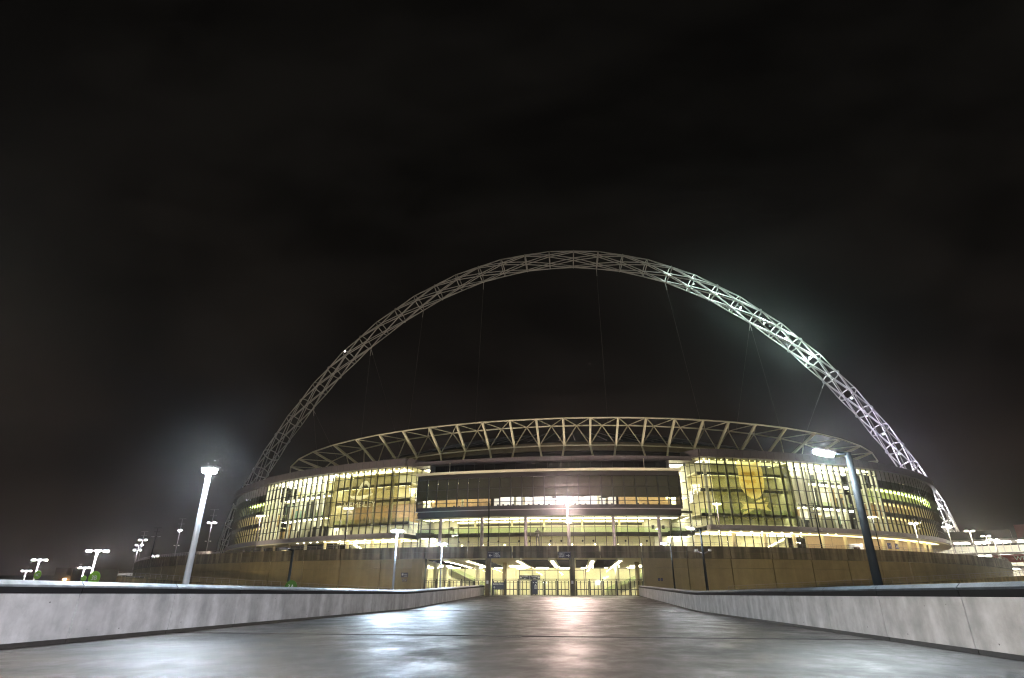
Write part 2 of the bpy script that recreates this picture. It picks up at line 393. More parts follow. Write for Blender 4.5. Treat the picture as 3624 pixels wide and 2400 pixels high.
for x, y in ((-13.09, 140), (-12.76, 160), (-30.9, 148.5), (-28.0, 145.6), (-20.6, 148.8), (12.2, 144), (16.2, 137.6)):
    strut('hall_column', (x, y, 1.2), (x, y, 8.0), .5, TAN if y < 143 else CREAM, pod, 'cyl')
for x in (-22.5, -18.2, -8.3, -1.6, 6.2, 11.5):
    block('ceiling_beam', x-.6, x+.6, 119.6, 158, 7.35, 7.99, CEIL, pod)
    for k in range(6): block('hall_lamp', x-.28, x+.28, 121+k*5.5, 122.1+k*5.5, 7.30, 7.345, L_HALL, pod)
for k in range(15):
    y = 121+k*2.3
    for xa, xb in ((-26, -23.4), (-17.4, -14.4), (-7.5, -2.4), (-.8, 1.7), (3.0, 5.4), (7.0, 10.7)):
        block('ceiling_slat', xa, xb, y-.14, y+.14, 7.40, 7.60, BLACK, pod)
# glass screens and rear walls of the hall
def screen(x0, x1, y, z0, z1, k, m=GLASS):
    for i in range(k):
        a = x0+(x1-x0)*i/k; c_ = x0+(x1-x0)*(i+1)/k
        block('hall_glass_pane', a+.08, c_-.08, y-.02, y+.02, z0+.1, z1-.1, m, pod)
    for i in range(k+1):
        a = x0+(x1-x0)*i/k; block('hall_mullion', a-.08, a+.08, y-.1, y+.1, z0, z1, BLACK, pod)
    block('hall_transom', x0, x1, y-.09, y+.09, z1-.1, z1+.05, BLACK, pod)
screen(-41, -14, 151, 1.2, 7.2, 8); screen(-12, 5, 165, 1.2, 7.3, 5); screen(5.2, 26, 150, 1.2, 7.2, 6)
b = MB(); b.box(-46, 36, 172, 172.4, 1.2, 8.0); b.build('hall_rear_wall', CREAM, pod)
b = MB(); b.box(-46, -45.6, 134, 172, 1.2, 8.0); b.box(30, 30.4, 134, 172, 1.2, 8.0); b.build('hall_side_wall', CREAM, pod)
for x in range(-42, 30, 6):
    block('rear_lamp', x-1.6, x+1.6, 166.6, 167.0, 7.75, 7.95, L_HALL, pod)
    block('rear_lamp', x-1.6, x+1.6, 155.6, 156.0, 7.75, 7.95, L_HALL, pod)
for xa, xb, nm in ((-29, -17, 0), (24, 10, 1)):
    b = MB(); y = 155.5
    za, zb = 7.3, 2.0
    b.add([(xa, y, za), (xb, y, zb), (xb, y, zb-1.6), (xa, y, za-1.6), (xa, y+1.6, za), (xb, y+1.6, zb), (xb, y+1.6, zb-1.6), (xa, y+1.6, za-1.6)], [(0, 1, 2, 3), (7, 6, 5, 4), (0, 4, 5, 1), (1, 5, 6, 2), (2, 6, 7, 3), (3, 7, 4, 0)])
    b.build('escalator', GREENW, pod)
    b = MB(); b.add([(xa, y-.05, za+.9), (xb, y-.05, zb+.9), (xb, y-.05, zb), (xa, y-.05, za), (xa, y-.01, za+.9), (xb, y-.01, zb+.9), (xb, y-.01, zb), (xa, y-.01, za)], [(0, 1, 2, 3), (7, 6, 5, 4), (0, 4, 5, 1), (1, 5, 6, 2), (2, 6, 7, 3), (3, 7, 4, 0)])
    b.build('escalator_balustrade', GLASSG, pod)
for x, z in ((-13.76, 3.5), (2.2, 3.5)):
    block('notice_plate', x-.19, x+.19, 117.58, 117.615, z-.27, z+.27, WHITEP, pod)
# railing on the parapet
rail = root('podium_railing', (0, 118.5, 9.95), 'thin grey handrail running along the top of the podium parapet', 'railing')
for zz, rr_ in ((.70, .035), (.38, .02)):
    b = MB(); pts = [up(P(t, -.15), pod_top(t)+zz) for t in [-70+i*1.0 for i in range(141)]]
    for i in range(len(pts)-1): b.tube(pts[i], pts[i+1], rr_, 6)
    b.build('rail', GREYM, rail)
for i in range(260):
    t = -68+i*136/259; p = P(t, -.15); z = pod_top(t)
    strut('rail_post', (p[0], p[1], z), (p[0], p[1], z+.70), .028, GREYM, rail)

# entrance gates between the jambs
ORD = ('first', 'second', 'third', 'fourth', 'fifth', 'sixth', 'seventh', 'eighth')
def gate(x0, x1, y, lab, bars):
    gr = root('entrance_gate', ((x0+x1)/2, y, 1.2), lab, 'gate', 'dark metal gates across the entrance')
    h = 2.55
    block('gate_post', x0, x0+.16, y-.08, y+.08, 1.2, 4.05, BLACK, gr); 
    block('top_rail', x0+.2, x1-.06, y-.04, y+.04, 1.2+h, 1.2+h+.09, BLACK, gr)
    block('middle_rail', x0+.2, x1-.06, y-.04, y+.04, 2.22, 2.36, BLACK, gr)
    block('upper_rail', x0+.2, x1-.06, y-.03, y+.03, 3.45, 3.50, BLACK, gr)
    block('bottom_rail', x0+.2, x1-.06, y-.04, y+.04, 1.26, 1.34, BLACK, gr)
    for i in range(bars):
        a = x0+.22+(x1-x0-.34)*i/(bars-1)
        block('gate_bar', a-.075, a+.075, y-.04, y+.035, 1.3, 1.2+h, BLACK, gr)
    block('head_rail', x0, x1, y-.05, y+.05, 4.05, 4.14, BLACK, gr)
gl = 'dark barred metal gate panel in the row closing the entrance opening'
for x0, x1, k, c_, wh in ((-26.6, -14.3, 5, 4, 'left of the left pillar'), (-13.1, 1.6, 6, 4, 'between the two pillars'), (2.8, 15.4, 5, 4, 'right of the right pillar')):
    for i in range(k):
        a = x0+(x1-x0)*i/k; gate(a, x0+(x1-x0)*(i+1)/k, 119.9, 'dark barred metal gate panel, '+ORD[i]+' from the left '+wh, c_)

# ------------------------------------------------------------------ the two side ramps up to the terrace
RAMPM = mat('dark_stained_concrete', (.11, .095, .055), .6, var=.3, scale=.5, streak=.6, bump=.2)
def ramp(t0, t1, o0, o1, z0, z1, label, rlabel, k, m):
    rr = root('ramp_wall', up(P(t0, o0), 0), label, 'ramp')
    def ctr(i): f_ = i/k; t = t0+(t1-t0)*f_; return P(t, o0+(o1-o0)*f_), z0+(z1-z0)*f_, t, o0+(o1-o0)*f_
    for i in range(k):
        ring = []
        for j in (i+.004, i+.996):
            p, z, t, o = ctr(j); q = P(t, o-.35)
            ring.append([(p[0], p[1], -6.9), (q[0], q[1], -6.9), (q[0], q[1], z), (p[0], p[1], z)])
        b_ = MB(); b_.sweep(ring); b_.build('ramp_panel', m, rr)
    b_ = MB(); ring = []
    for i in range(k+1):
        p, z, t, o = ctr(i); p = P(t, o-.36); q = P(t, .3) if o > 1 else P(t, 0)
        ring.append([(p[0], p[1], z-1.2), (q[0], q[1], z-1.2), (q[0], q[1], z-.8), (p[0], p[1], z-.8)])
    b_.sweep(ring); b_.build('ramp_deck', TERR, rr)
    r2 = root('ramp_railing', up(P(t0, o0), z0), rlabel, 'railing')
    for zz, rad in ((1.0, .045), (.62, .02), (.32, .02)):
        b_ = MB()
        pts = []
        for i in range(k+1):
            p, z, t, o = ctr(i); p = P(t, o-.18); pts.append(V((p[0], p[1], z+zz)))
        for i in range(k): b_.tube(pts[i], pts[i+1], rad, 6)
        b_.build('rail', GREYM, r2)
    for i in range(k*3+1):
        p, z, t, o = ctr(i/3); p = P(t, o-.18)
        strut('rail_post', (p[0], p[1], z), (p[0], p[1], z+1.0), .04, GREYM, r2)
ramp(-11.5, -62, 2.5, 17, 1.45, 8.2, 'dark stained concrete ramp wall climbing to the left below the podium', 'metal railing along the rising ramp left of the entrance', 22, RAMPM)
ramp(12, 49, 2.5, 9, 1.9, 6.5, 'brown stained concrete ramp wall climbing to the right below the podium', 'metal railing along the rising ramp right of the entrance', 18, RAMPM)
# landing at the end of the right ramp
ld = root('landing_wall', (128, 158, 0), 'ochre lit concrete landing wall beyond the end of the right ramp', 'wall')
b = MB(); b.sweep([[(x, y, -6.9), (x+.6, y+.5, -6.9), (x+.6, y+.5, 5.9), (x, y, 5.9)] for x, y in ((117.5, 168.0), (122, 163.5), (128, 160), (136, 157), (146, 155))]); b.build('landing_panel', TAN, ld)
b = MB()
pts = [V((117.6, 167.9, 6.95)), V((122, 163.4, 6.95)), V((128, 159.9, 6.95)), V((136, 156.9, 6.95)), V((146, 154.9, 6.95))]
for i in range(4): b.tube(pts[i], pts[i+1], .05, 6)
b.build('rail', STEELW, ld)

# ------------------------------------------------------------------ the stadium
st = root('stadium', (0, 153, 8.95), 'huge curved glass-fronted stadium lit from inside, standing on the podium', 'stadium')
def cb(name, m, t0, t1, o0, o1, z0, z1, nn=None, Pf=E, **kw):
    b_ = MB(); b_.cbox(Pf, t0, t1, o0, o1, z0, z1, nn); return b_.build(name, m, st, **kw)
def pane(name, t0, t1, o, z0, z1, m, th=.05, gap=.06, Pf=E):
    a = Pf(t0, o); c_ = Pf(t1, o); d = (c_-a); L = d.length; d.normalize(); nrm = V((d[1], -d[0], 0))
    mid_ = (a+c_)/2
    return bar(name, (mid_[0], mid_[1], (z0+z1)/2), d*(L-gap), nrm*th, (0, 0, z1-z0-gap), m, st)
def mull(name, t, o0, o1, z0, z1, wd, m, Pf=E):
    a = Pf(t, o0); c_ = Pf(t, o1); d = c_-a; L = d.length; d.normalize(); x = V((-d[1], d[0], 0))
    mid_ = (a+c_)/2
    return bar(name, (mid_[0], mid_[1], (z0+z1)/2), x*wd, d*L, (0, 0, z1-z0), m, st)
npane = [0]
rest = MB()                                      # glazing past the limit, joined
def add_pane(t0, t1, o, z0, z1, m=GLASS):
    if npane[0] < 296:
        npane[0] += 1; pane('glass_pane', t0, t1, o, z0, z1, m)
    else: rest.cbox(E, t0+.03, t1-.03, o-.03, o+.03, z0+.04, z1-.04, 1)
ROWL = [16.3, 18.6, 21.9, 25.6, 28.8, 31.7, 33.9]
ROWR = [17.6, 19.9, 23.2, 27.0, 30.2, 32.9, 34.7]
NC = 26
for sg, rows, tA, tB in ((-1, ROWL, -18.0, -44.3), (1, ROWR, 15.3, 41.0)):
    zc = rows[-1]
    for i in range(NC):
        a = tA+(tB-tA)*i/NC; c_ = tA+(tB-tA)*(i+1)/NC
        t0, t1 = min(a, c_), max(a, c_)
        for j in range(len(rows)-1):
            if npane[0] < 296: add_pane(t0, t1, 0, rows[j], rows[j+1])
            else: rest.cbox(E, t0+.03, t1-.03, -.03, .03, rows[j]+.04, rows[j+1]-.04, 1)
    for i in range(NC+1):
        t = tA+(tB-tA)*i/NC
        mull('mullion', t, .14, -.16, rows[0], rows[-1], .17, BLACK)
        if abs(t) > (29.5 if sg < 0 else 26.5):
            if i % 2 or random.random() < .35: mull('glazing_fin', t, -.2, -.7, rows[0]+.1, rows[-1]-.1, .09, WHITE)
    for z in rows[1:-1]:
        cb('transom', BLACK, tA, tB, .10, -.12, z-.07, z+.07, 26)
    cb('cornice', CORN, tA, tB*1.0, 1.1, -.6, rows[-1]+.02, rows[-1]+2.1, 30)
    cb('ledge', GREYM, tA, tB, 1.3, -.7, rows[0]-1.15, rows[0]-.02, 30)
    cb('soffit', CEIL, tA, tB, .9, -13, rows[0]-1.45, rows[0]-1.17, 30)
    # cornice joints
    for i in range(0, NC+1):
        t = tA+(tB-tA)*i/NC; mull('cornice_joint', t, 1.125, 1.08, rows[-1]+.1, rows[-1]+2.0, .06, DARKM)
    # atrium floors, ceilings and lights
    fl = [rows[0]-.1, rows[1]+.9, rows[3]+.1, rows[4]+1.2]
    lampsm = [L_MID, L_MID, L_MID, L_DIM]
    depth = [-9, -10, -9, -8]
    tS = -29.4 if sg < 0 else 26.6                 # film zone up to here
    for zi, z in enumerate(fl):
        if zi:
            cb('floor_slab', CEIL, tA, tS, -2.6, -12, z-.32, z, 14)
            cb('slab_edge', SLAB, tA, tS, -2.45, -2.6, z-.78, z+.05, 14)
        else: cb('floor_slab', SLAB, tA, tB, -.3, -12, z-.3, z, 26)
        ztop = fl[zi+1]-.36 if zi < 3 else rows[-1]-.1
        cb('ceiling_lamp', lampsm[zi], tA*1.04 if sg < 0 else tA+.7, tS, -2.75 if zi < 3 else -3.0, -4.6 if zi < 3 else -6, ztop-.07, ztop-.01, 14)
        cb('rear_wall', (CREAM, WOOD if sg < 0 else CREAM, CREAM, GREENW)[zi], tA, tS, depth[zi]-.3, depth[zi], z, ztop, 14)
        if zi == 1:
            cb('balustrade', GLASSG, tA, tS, -2.40, -2.44, z+.05, z+1.1, 14)
    cb('roof_slab', CEIL, tA, tB, -.6, -13, rows[-1]-.05, rows[-1]+.3, 26)
    # bright tall hall beyond the film
    cb('rear_wall', WHITE, tS, tB, -10.3, -10, rows[0], rows[-1]-.1, 14)
    tM = (tS+tB)/2
    for k, z in enumerate((rows[2]+1.1, rows[4]+.8)):
        cb('gallery', WHITE, tS+sg*3.5, tB, -5.5, -10, z-.5, z, 10)
        cb('gallery_edge', SLAB, tS+sg*3.5, tB, -5.35, -5.5, z-.6, z+.1, 10)
        cb('ceiling_lamp', L_BRIGHT, tS+sg*3.6, tB-sg*.3, -5.9, -8.4, z-.58, z-.51, 10)
        cb('balustrade', GLASSG, tS+sg*3.5, tB, -5.3, -5.34, z+.1, z+1.1, 10)
    cb('ceiling_lamp', L_BRIGHT, tS, tB-sg*.3, -1.6, -4.6, rows[-1]-.25, rows[-1]-.10, 14)
    cb('ceiling_lamp', L_BRIGHT, tS, tB-sg*.3, -6.0, -9.0, rows[-1]-.25, rows[-1]-.10, 14)
    lv = (rows[0], rows[2]+1.1, rows[4]+.8, rows[-1]-.2)
    for q in range(30):
        a = tS+(tB-tS)*random.random(); li = random.choice((0, 0, 1, 1, 2)); wd = random.choice((.5, .9, 1.4, 2.0)); hh = random.uniform(.35, .95)
        cb('interior_panel', random.choice((GREENW, SLAB, SLAB, WOOD, DARKM, GREENW, TEALW)), a, a+sg*wd, -6.2-random.random()*3.2, -6.4-random.random()*3.2-.1, lv[li]+.05, lv[li]+.05+(lv[li+1]-lv[li]-.8)*hh, 1)
    cb('partition', WHITE, tS, tS+sg*.12, -1.2, -10, rows[0], rows[-1]-.3, 1)
    if sg > 0: cb('lit_panel_wall', WHITE, tS+.3, tS+3.3, -3.2, -3.4, rows[2]+1, rows[4]+1.4, 3)
    else: cb('lit_panel_wall', WHITE, tS-.2, tS-2.6, -3.2, -3.4, rows[2]+.8, rows[3]+2.4, 3)
    # round white columns
    ts_ = (-20.4, -22.9, -26.9, -31.9, -35.4, -38.6, -42) if sg < 0 else (16.2, 18.8, 22.6, 26.0, 29.4, 33.0, 36.6, 39.6)
    for t in ts_:
        p = E(t, -2.0); strut('atrium_column', (p[0], p[1], rows[0]-.1), (p[0], p[1], rows[-1]-.6), .42, WHITE, st, 'cyl')
        p2 = p; strut('column_tip', (p[0], p[1], rows[-1]-.6), (p[0], p[1], rows[-1]-.1), .2, WHITE, st, 'cyl')
    # downlights under the ledge
    for i in range(13):
        t = tA+sg*1.2+(tB-tA)*.62*i/13; p = E(t, .1)
        strut('downlight', (p[0], p[1], rows[0]-1.47), (p[0], p[1], rows[0]-1.56), .16, L_SPOT, st, 'cyl')
    # ceiling downlights
    for i in range(16):
        t = tA+sg*.8+(tS-tA)*i/16
        for o, z in ((-1.4, rows[-1]-.12), (-4.0, fl[3]-.40)):
            p = E(t, o); strut('downlight', (p[0], p[1], z), (p[0], p[1], z-.09), .10, L_SPOT, st, 'cyl')

# end sections: bands of glass and slatted panels
for sg, zo, tA, tB in ((-1, -1.15, -44.3, -100), (1, 0, 41.0, 100)):
    cb('cornice', CORN, tA, tB, 1.1, -.6, 34.72+zo, 36.8+zo, 24)
    cb('ledge', GREYM, tA, tB, 1.3, -.7, 16.45+zo, 17.55+zo, 24)
    cb('soffit', CEIL, tA, tB, .9, -13, 16.15+zo, 16.43+zo, 24)
    for z0, z1, m, nm in ((32.0, 34.7, GREYM, 'top_panel'), (29.8, 31.98, BOXD, 'dark_band'), (25.9, 26.85, BOXD, 'dark_band'), (22.0, 23.1, BOXD, 'dark_band')):
        if nm == 'dark_band': cb(nm, m, tA, tB, .02, -.5, z0+zo, z1+zo, 30)
    k = 40
    pm = MB()
    for i in range(k):
        a = tA+sg*(1.02*i); c_ = tA+sg*(1.02*i+.97)
        if abs(c_) > 98: break
        if i < 24: pane('top_panel', min(a, c_), max(a, c_), .02, 32.0+zo, 34.7+zo, GREYM, .12, .05)
        else: pm.cbox(E, a, c_, -.05, .08, 32.03+zo, 34.67+zo, 1)
        for z0, z1 in ((26.85, 29.8), (23.1, 25.9), (20.0, 22.0), (17.6, 20.0)):
            rest.cbox(E, a+sg*.03, c_, -.03, .03, z0+zo+.04, z1+zo-.04, 1)
        if i < 32: mull('mullion', a, .16, -.18, 17.6+zo, 34.7+zo, .17, BLACK)
    pm.build('top_panels', GREYM, st, kind='stuff')
    cb('transom', BLACK, tA, tB, .10, -.12, 19.93+zo, 20.07+zo, 30)
    for z0, z1, lm, wm in ((26.85, 29.8, L_GREEN, GREENW), (23.1, 25.9, L_AMBER, WOOD), (17.6, 22.0, L_AMBER, CREAM)):
        t1 = tB if sg > 0 else (-57 if z0 > 26 else tB)
        cb('floor_slab', CEIL, tA, tB, -.5, -9, z1+zo-.05, z1+zo+.2, 24)
        cb('rear_wall', wm, tA, tB, -5.3, -5, z0+zo-.4, z1+zo, 24)
        cb('ceiling_lamp', lm, tA+sg*.5, tA+sg*.5+(t1-tA)*.62, -1.2, -3.2, z1+zo-.13, z1+zo-.06, 20)
        if z0 > 26 and sg > 0:
            for i in range(34):
                t = tA+sg*(.6+i*.9)
                p = E(t, -1.3-(i % 3)*.8); strut('downlight', (p[0], p[1], z1+zo-.06), (p[0], p[1], z1+zo-.16), .12, L_SPOT, st, 'cyl')
    for i in range(26):
        t = tA+sg*(.5+1.02*i)
        mull('room_fin', t, -.25, -.9, 17.7+zo, 21.9+zo, .16, CREAM); mull('room_fin', t, -.25, -.9, 23.2+zo, 25.8+zo, .14, CREAM)
    cb('end_floor', SLAB, tA, tB, -.3, -9, 17.2+zo, 17.55+zo, 24)
rest.build('end_glazing', GLASS, st, kind='stuff')

# return walls beside the dark box, with their bright slot
for sg, rows, t0, t1, t2 in ((-1, ROWL, -18.0, -17.1, -15.6), (1, ROWR, 15.3, 14.3, 12.0)):
    A = E(t0, 0); B = E(t1, -4.2); C_ = E(t2, -4.2)
    for a, c_ in ((A, B), (B, C_)):
        d = c_-a; L = d.length; d.normalize(); nr = V((d[1], -d[0], 0))
        k = 3 if a is A else 1
        lev = rows if a is A else [8.95, 12.5, 16.2, 18.6, 21.9, 25.6, 28.8, 31.7, 33.9]
        for i in range(k):
            for j in range(len(lev)-1):
                pm_ = a+d*L*(i+.5)/k
                bar('return_pane', (pm_[0], pm_[1], (lev[j]+lev[j+1])/2), d*(L/k-.1), nr*.05, (0, 0, lev[j+1]-lev[j]-.1), GLASS, st)
        for i in range(k+1):
            q = a+d*L*i/k; bar('mullion', (q[0], q[1], (lev[0]+lev[-1])/2), d*(.1 if 0 < i < k else .22), nr*.2, (0, 0, lev[-1]-lev[0]), BLACK, st)
        for z in lev[1:-1]:
            q = (a+c_)/2; bar('transom', (q[0], q[1], z), d*L, nr*.12, (0, 0, .1), BLACK, st)
    q = (A+B)/2; d = (B-A).normalized(); nr = V((d[1], -d[0], 0))
    bar('cornice', (q[0], q[1], rows[-1]+1.06), d*((B-A).length+.8), nr*1.4, (0, 0, 2.06), CORN, st)
    cb('slot_rear_wall', WHITE, t0, t2-sg*1.5, -8.3, -8, 8.95, 34.0, 3)
    for z in (15.3, 20.0, 25.0, 29.5, 33.7):
        cb('ceiling_lamp', L_MID, t1, t2, -5.2, -7.6, z-.1, z, 1)
    cb('slot_slab', SLAB, t1+sg*.4, t2, -4.6, -8, 15.6, 16.6, 1)
    cb('slot_slab', SLAB, t1+sg*.4, t2, -4.6, -8, 21.0, 21.6, 1)

# central recess: lower glass hall
tA, tB, K = -15.95, 12.5, 25
for i in range(K):
    a = tA+(tB-tA)*i/K; c_ = tA+(tB-tA)*(i+1)/K
    for z0, z1 in ((8.95, 13.2), (13.2, 17.05), (17.05, 19.5)): pane('hall_pane', a, c_, -1, z0, z1, GLASS)
for i in range(K+1):
    t = tA+(tB-tA)*i/K; mull('hall_mullion', t, -.88, -1.2, 8.95, 19.5, .20 if i in (0, K) else .14, BLACK)
cb('transom', BLACK, tA, tB, -.9, -1.1, 16.98, 17.12, 25)
cb('floor_slab', CREAM, tA-1, tB+1, -3.0, -14, 15.3, 15.9, 20); cb('slab_edge', SLAB, tA-1, tB+1, -2.8, -3.0, 15.0, 16.0, 20)
cb('balustrade', GLASSG, tA-1, tB+1, -2.75, -2.79, 16.0, 17.1, 20)
cb('hall_ceiling', CEIL, tA-1, tB+1, -1.5, -14, 19.55, 19.8, 20)
cb('rear_wall', CREAM, tA-1, tB+1, -9.3, -9, 8.95, 15.3, 20)
cb('rear_wall', GREENW, tA-1, tB+1, -12.3, -12, 15.9, 19.5, 20)
cb('bulkhead', SLAB, -12.6, 9.2, -8.0, -8.4, 18.25, 18.75, 20)
for t0, t1 in ((-15.8, -12.7), (9.3, 12.4)): cb('picture_wall', WHITE, t0, t1, -7.0, -7.2, 15.9, 19.5, 3)
for t in (-14.8, -13.4, 10.3, 11.5):
    a = E(t, -6.97); block('wall_picture', a[0]-.35, a[0]+.35, a[1]-.05, a[1]+.02, 17.2, 18.1, BLACK, st)
cb('ceiling_lamp', L_LOW, tA, tB, -3.1, -4.8, 15.2, 15.28, 20)
cb('ceiling_lamp', L_LOW, tA, tB, -8.8, -11, 19.46, 19.53, 20)
cb('ceiling_lamp', L_LOW, tA, tB, -1.9, -4.2, 19.46, 19.53, 20)
for i in range(22):
    t = tA+.7+(tB-tA-1)*i/22; p = E(t, -4.6); strut('downlight', (p[0], p[1], 19.53), (p[0], p[1], 19.40), .16, L_SPOT, st, 'cyl')
    if i % 2: p = E(t, -4.2); strut('downlight', (p[0], p[1], 13.2), (p[0], p[1], 13.0), .13, L_SPOT, st, 'cyl')
    if i % 3 != 1:
        p = E(t, -8.95); strut('loudspeaker', (p[0], p[1]-.12, 14.35), (p[0], p[1]+.02, 14.35), .26, BLACK, st, 'cyl')
for x in (-31.8, -20.6, -9.3, 1.5, 12.7, 24.0):
    p = E(thx(x), .2); strut('grey_column', (p[0], p[1], 8.95), (p[0], p[1], 19.5), .43, GREYM, st, 'cyl')
for t in (-10.5, -6.0, -2.2, 2.2, 6.5):
    p = E(t, -7.6); strut('inner_column', (p[0], p[1], 15.9), (p[0], p[1], 19.5), .3, CREAM, st, 'cyl')
# the dark projecting box
bA, bB = -16.0, 12.45
cb('box_fascia', BOXD, bA, bB, 2.0, 1.2, 29.35, 30.55, 16)
cb('box_ledge', STEELT, bA-.15, bB+.15, 2.7, -.5, 30.58, 31.15, 16)
cb('box_sill', BOXD, bA, bB, 2.15, 1.0, 21.2, 22.15, 16)
cb('sill_edge', GREYM, bA, bB, 2.32, 2.0, 21.05, 21.2, 16)
cb('box_base', BOXD, bA+.25, bB-.2, 2.0, -.9, 19.52, 21.03, 16)
cb('box_floor', SLAB, bA+.1, bB-.1, 1.0, -11, 21.3, 21.6, 16)
cb('box_ceiling', WHITE, bA+.1, bB-.1, 1.2, -11, 29.0, 29.3, 16)
cb('box_rear_wall', WOOD, bA, -8.5, -6.4, -6, 21.6, 29.0, 6); cb('box_rear_wall', WHITE, -8.5, 6.5, -10.3, -10, 21.6, 29.0, 9); cb('box_rear_wall', WOOD, 6.5, bB, -6.4, -6, 21.6, 29.0, 4)
for t in (bA+.03, bB-.08): cb('box_cheek', BOXD, t-.08, t+.08, 1.9, -1, 22.1, 29.4, 1)
BK = 24
for i in range(BK):
    a = bA+(bB-bA)*i/BK; c_ = bA+(bB-bA)*(i+1)/BK
    dz = random.uniform(-.06, .06); lo = 24.0+dz+(.25 if 7 < i < 17 else 0)
    gp = .045 if (i < 7 or i > 17) else .015
    pane('blind_backing', a+gp, c_-.02, 1.50, lo+.02, 29.34, BLIND, .02, .0)
    for k in range(6):
        z0 = lo+(29.3-lo)*k/6; z1 = lo+(29.3-lo)*(k+1)/6
        pane('blind_strip', a+gp, c_-.02, 1.545, z0, z1, BLIND, .04, .05)
    pane('box_pane', a, c_, 1.85, 22.15, 24.0, GLASS, .04, .1); pane('box_pane', a, c_, 1.85, 24.0, 26.6, GLASS, .04, .1); pane('box_pane', a, c_, 1.85, 26.6, 29.35, GLASS, .04, .1)
for i in range(BK+1):
    mull('box_mullion', bA+(bB-bA)*i/BK, 2.02, 1.55, 22.15, 29.4, .24, BLACK)
for z in (23.15, 26.6): cb('transom', BLACK, bA, bB, 1.98, 1.70, z-.06, z+.06, 24)
cb('ceiling_lamp', L_COOL, -9, 7, -1.5, -4.0, 28.9, 28.98, 12); cb('ceiling_lamp', L_COOL, -9, 7, -6, -8.5, 28.9, 28.98, 12)
cb('ceiling_lamp', L_MID, bA+.3, -9, -1, -3.5, 28.9, 28.98, 5); cb('ceiling_lamp', L_MID, 7, bB-.3, -1, -3.5, 28.9, 28.98, 5)
for i in range(34):                               # dark hanging canopies and tables seen through the open strip
    t = random.uniform(-10.5, 8); o = random.uniform(-8, -1); p = E(t, o); z = 24.6+random.uniform(-.5, 1.4)+(-o)*.12
    b_ = MB(); r_ = random.uniform(.8, 1.5)
    vs_ = [(p[0]+r_*cos(pi*q/4), p[1]+r_*sin(pi*q/4), z) for q in range(8)]+[(p[0], p[1], z+.35), (p[0], p[1], z-.22)]
    b_.add(vs_, [(q, (q+1) % 8, 8) for q in range(8)]+[((q+1) % 8, q, 9) for q in range(8)]); b_.build('hanging_canopy', BLACK, st)
for i in range(46):
    t = -14+i*.55; p = E(t, .2+random.uniform(-.3, .3)); h = random.uniform(.55, 1.05)
    block('chair_back', p[0]-.25, p[0]+.25, p[1]-.04, p[1]+.04, 21.6, 21.75+h, BLACK, st)
for t in (-11.3, -5.2, -4.2, 4.0, 4.9, 8.2):
    p = E(t, -2.4); strut('box_column', (p[0], p[1], 21.6), (p[0], p[1], 29), .34, CREAM, st, 'cyl')
# dark recessed glazing over the box
for i in range(22):
    a = -14.8+26.6*i/22; pane('upper_dark_pane', a, a+26.6/22, -2.2, 31.15, 33.85, GLASSD, .05, .07)
    mull('upper_mullion', a, -2.1, -2.4, 31.15, 33.9, .08, BLACK)
cb('upper_rear_wall', SLAB, -15.6, 12, -6.3, -6, 31.1, 34, 12); cb('upper_floor', SLAB, -15.6, 12, -.5, -6, 30.7, 31.1, 12)
for sg in (-15.2, 11.9): cb('upper_cheek', GREYM, sg-.12, sg+.12, -1.2, -5, 31.15, 34.1, 1)
for t in (-12.4, 8.9): p = E(t, 1.0); strut('mast', (p[0], p[1], 31.1), (p[0], p[1], 33.9), .09, STEELT, st)
cb('central_cornice', CORN, -17.4, 14.6, -1.0, -4, 33.95, 35.1, 20)
for i in range(26): mull('cornice_joint', -16.8+i*1.2, -.97, -1.02, 34.0, 35.05, .07, DARKM)
for i in range(7): p = E(-11+i*3.2, -4.6); block('upper_vent', p[0]-.7, p[0]+.7, p[1]-.05, p[1]+.05, 31.6, 31.75, GREYM, st)

# under the ledges: columns, glass hall and beige wall
for t in (-18.95, -22.7, -26.5, -30.3, -34.0, -37.6, -41.3, -45, -49, -53): p = E(t, -2.2); strut('ledge_column', (p[0], p[1], 8.95), (p[0], p[1], 14.9), .45, CREAM if t > -36 else TAN, st, 'cyl')
for t in (18.6, 22.4, 26.2, 30.2, 33.8, 37.3, 40.8, 44.1, 47.3, 50.2, 52.8, 55.2): p = E(t, -2.2); strut('ledge_column', (p[0], p[1], 8.95), (p[0], p[1], 16.2), .45, CREAM, st, 'cyl')
for sg, t0, t1, k, zt in ((-1, -18, -30, 11, 14.9), (1, 15.3, 29, 13, 16.1)):
    for i in range(k):
        a = t0+(t1-t0)*i/k; c_ = t0+(t1-t0)*(i+1)/k
        pane('ground_floor_pane', min(a, c_), max(a, c_), -4.5, 8.95, zt, GLASS); mull('mullion', a, -4.4, -4.65, 8.95, zt, .16, BLACK)
    cb('rear_wall', CREAM, t0, t1, -11.3, -11, 8.95, zt, 8)
    cb('ceiling_lamp', L_LOW, t0, t1, -6.0, -9.0, zt-.1, zt-.02, 8)
    cb('ceiling_lamp', L_AMBER, t0, t1, -1.0, -3.6, zt-.1, zt-.02, 8)
    a = E(t0+(t1-t0)*.42, -7.5); c_ = E(t0+(t1-t0)*.85, -7.5)
    if sg > 0: a, c_ = c_, a
    for dz, m, rr_ in ((0, GREENW, .35), (.75, L_SPOT, .05)):  # thin rail over the flight is made to glow, though no lamp
        strut('stair_flight', (a[0], a[1], 9.2+dz if sg < 0 else 14.6+dz), (c_[0], c_[1], 14.2+dz if sg < 0 else 9.2+dz), rr_, m, st, 'box')
cb('beige_wall', mat('beige_cladding', (.55, .45, .33), .5, var=.06, scale=.4), 29, 75, -5.2, -4.8, 8.95, 16.2, 20)
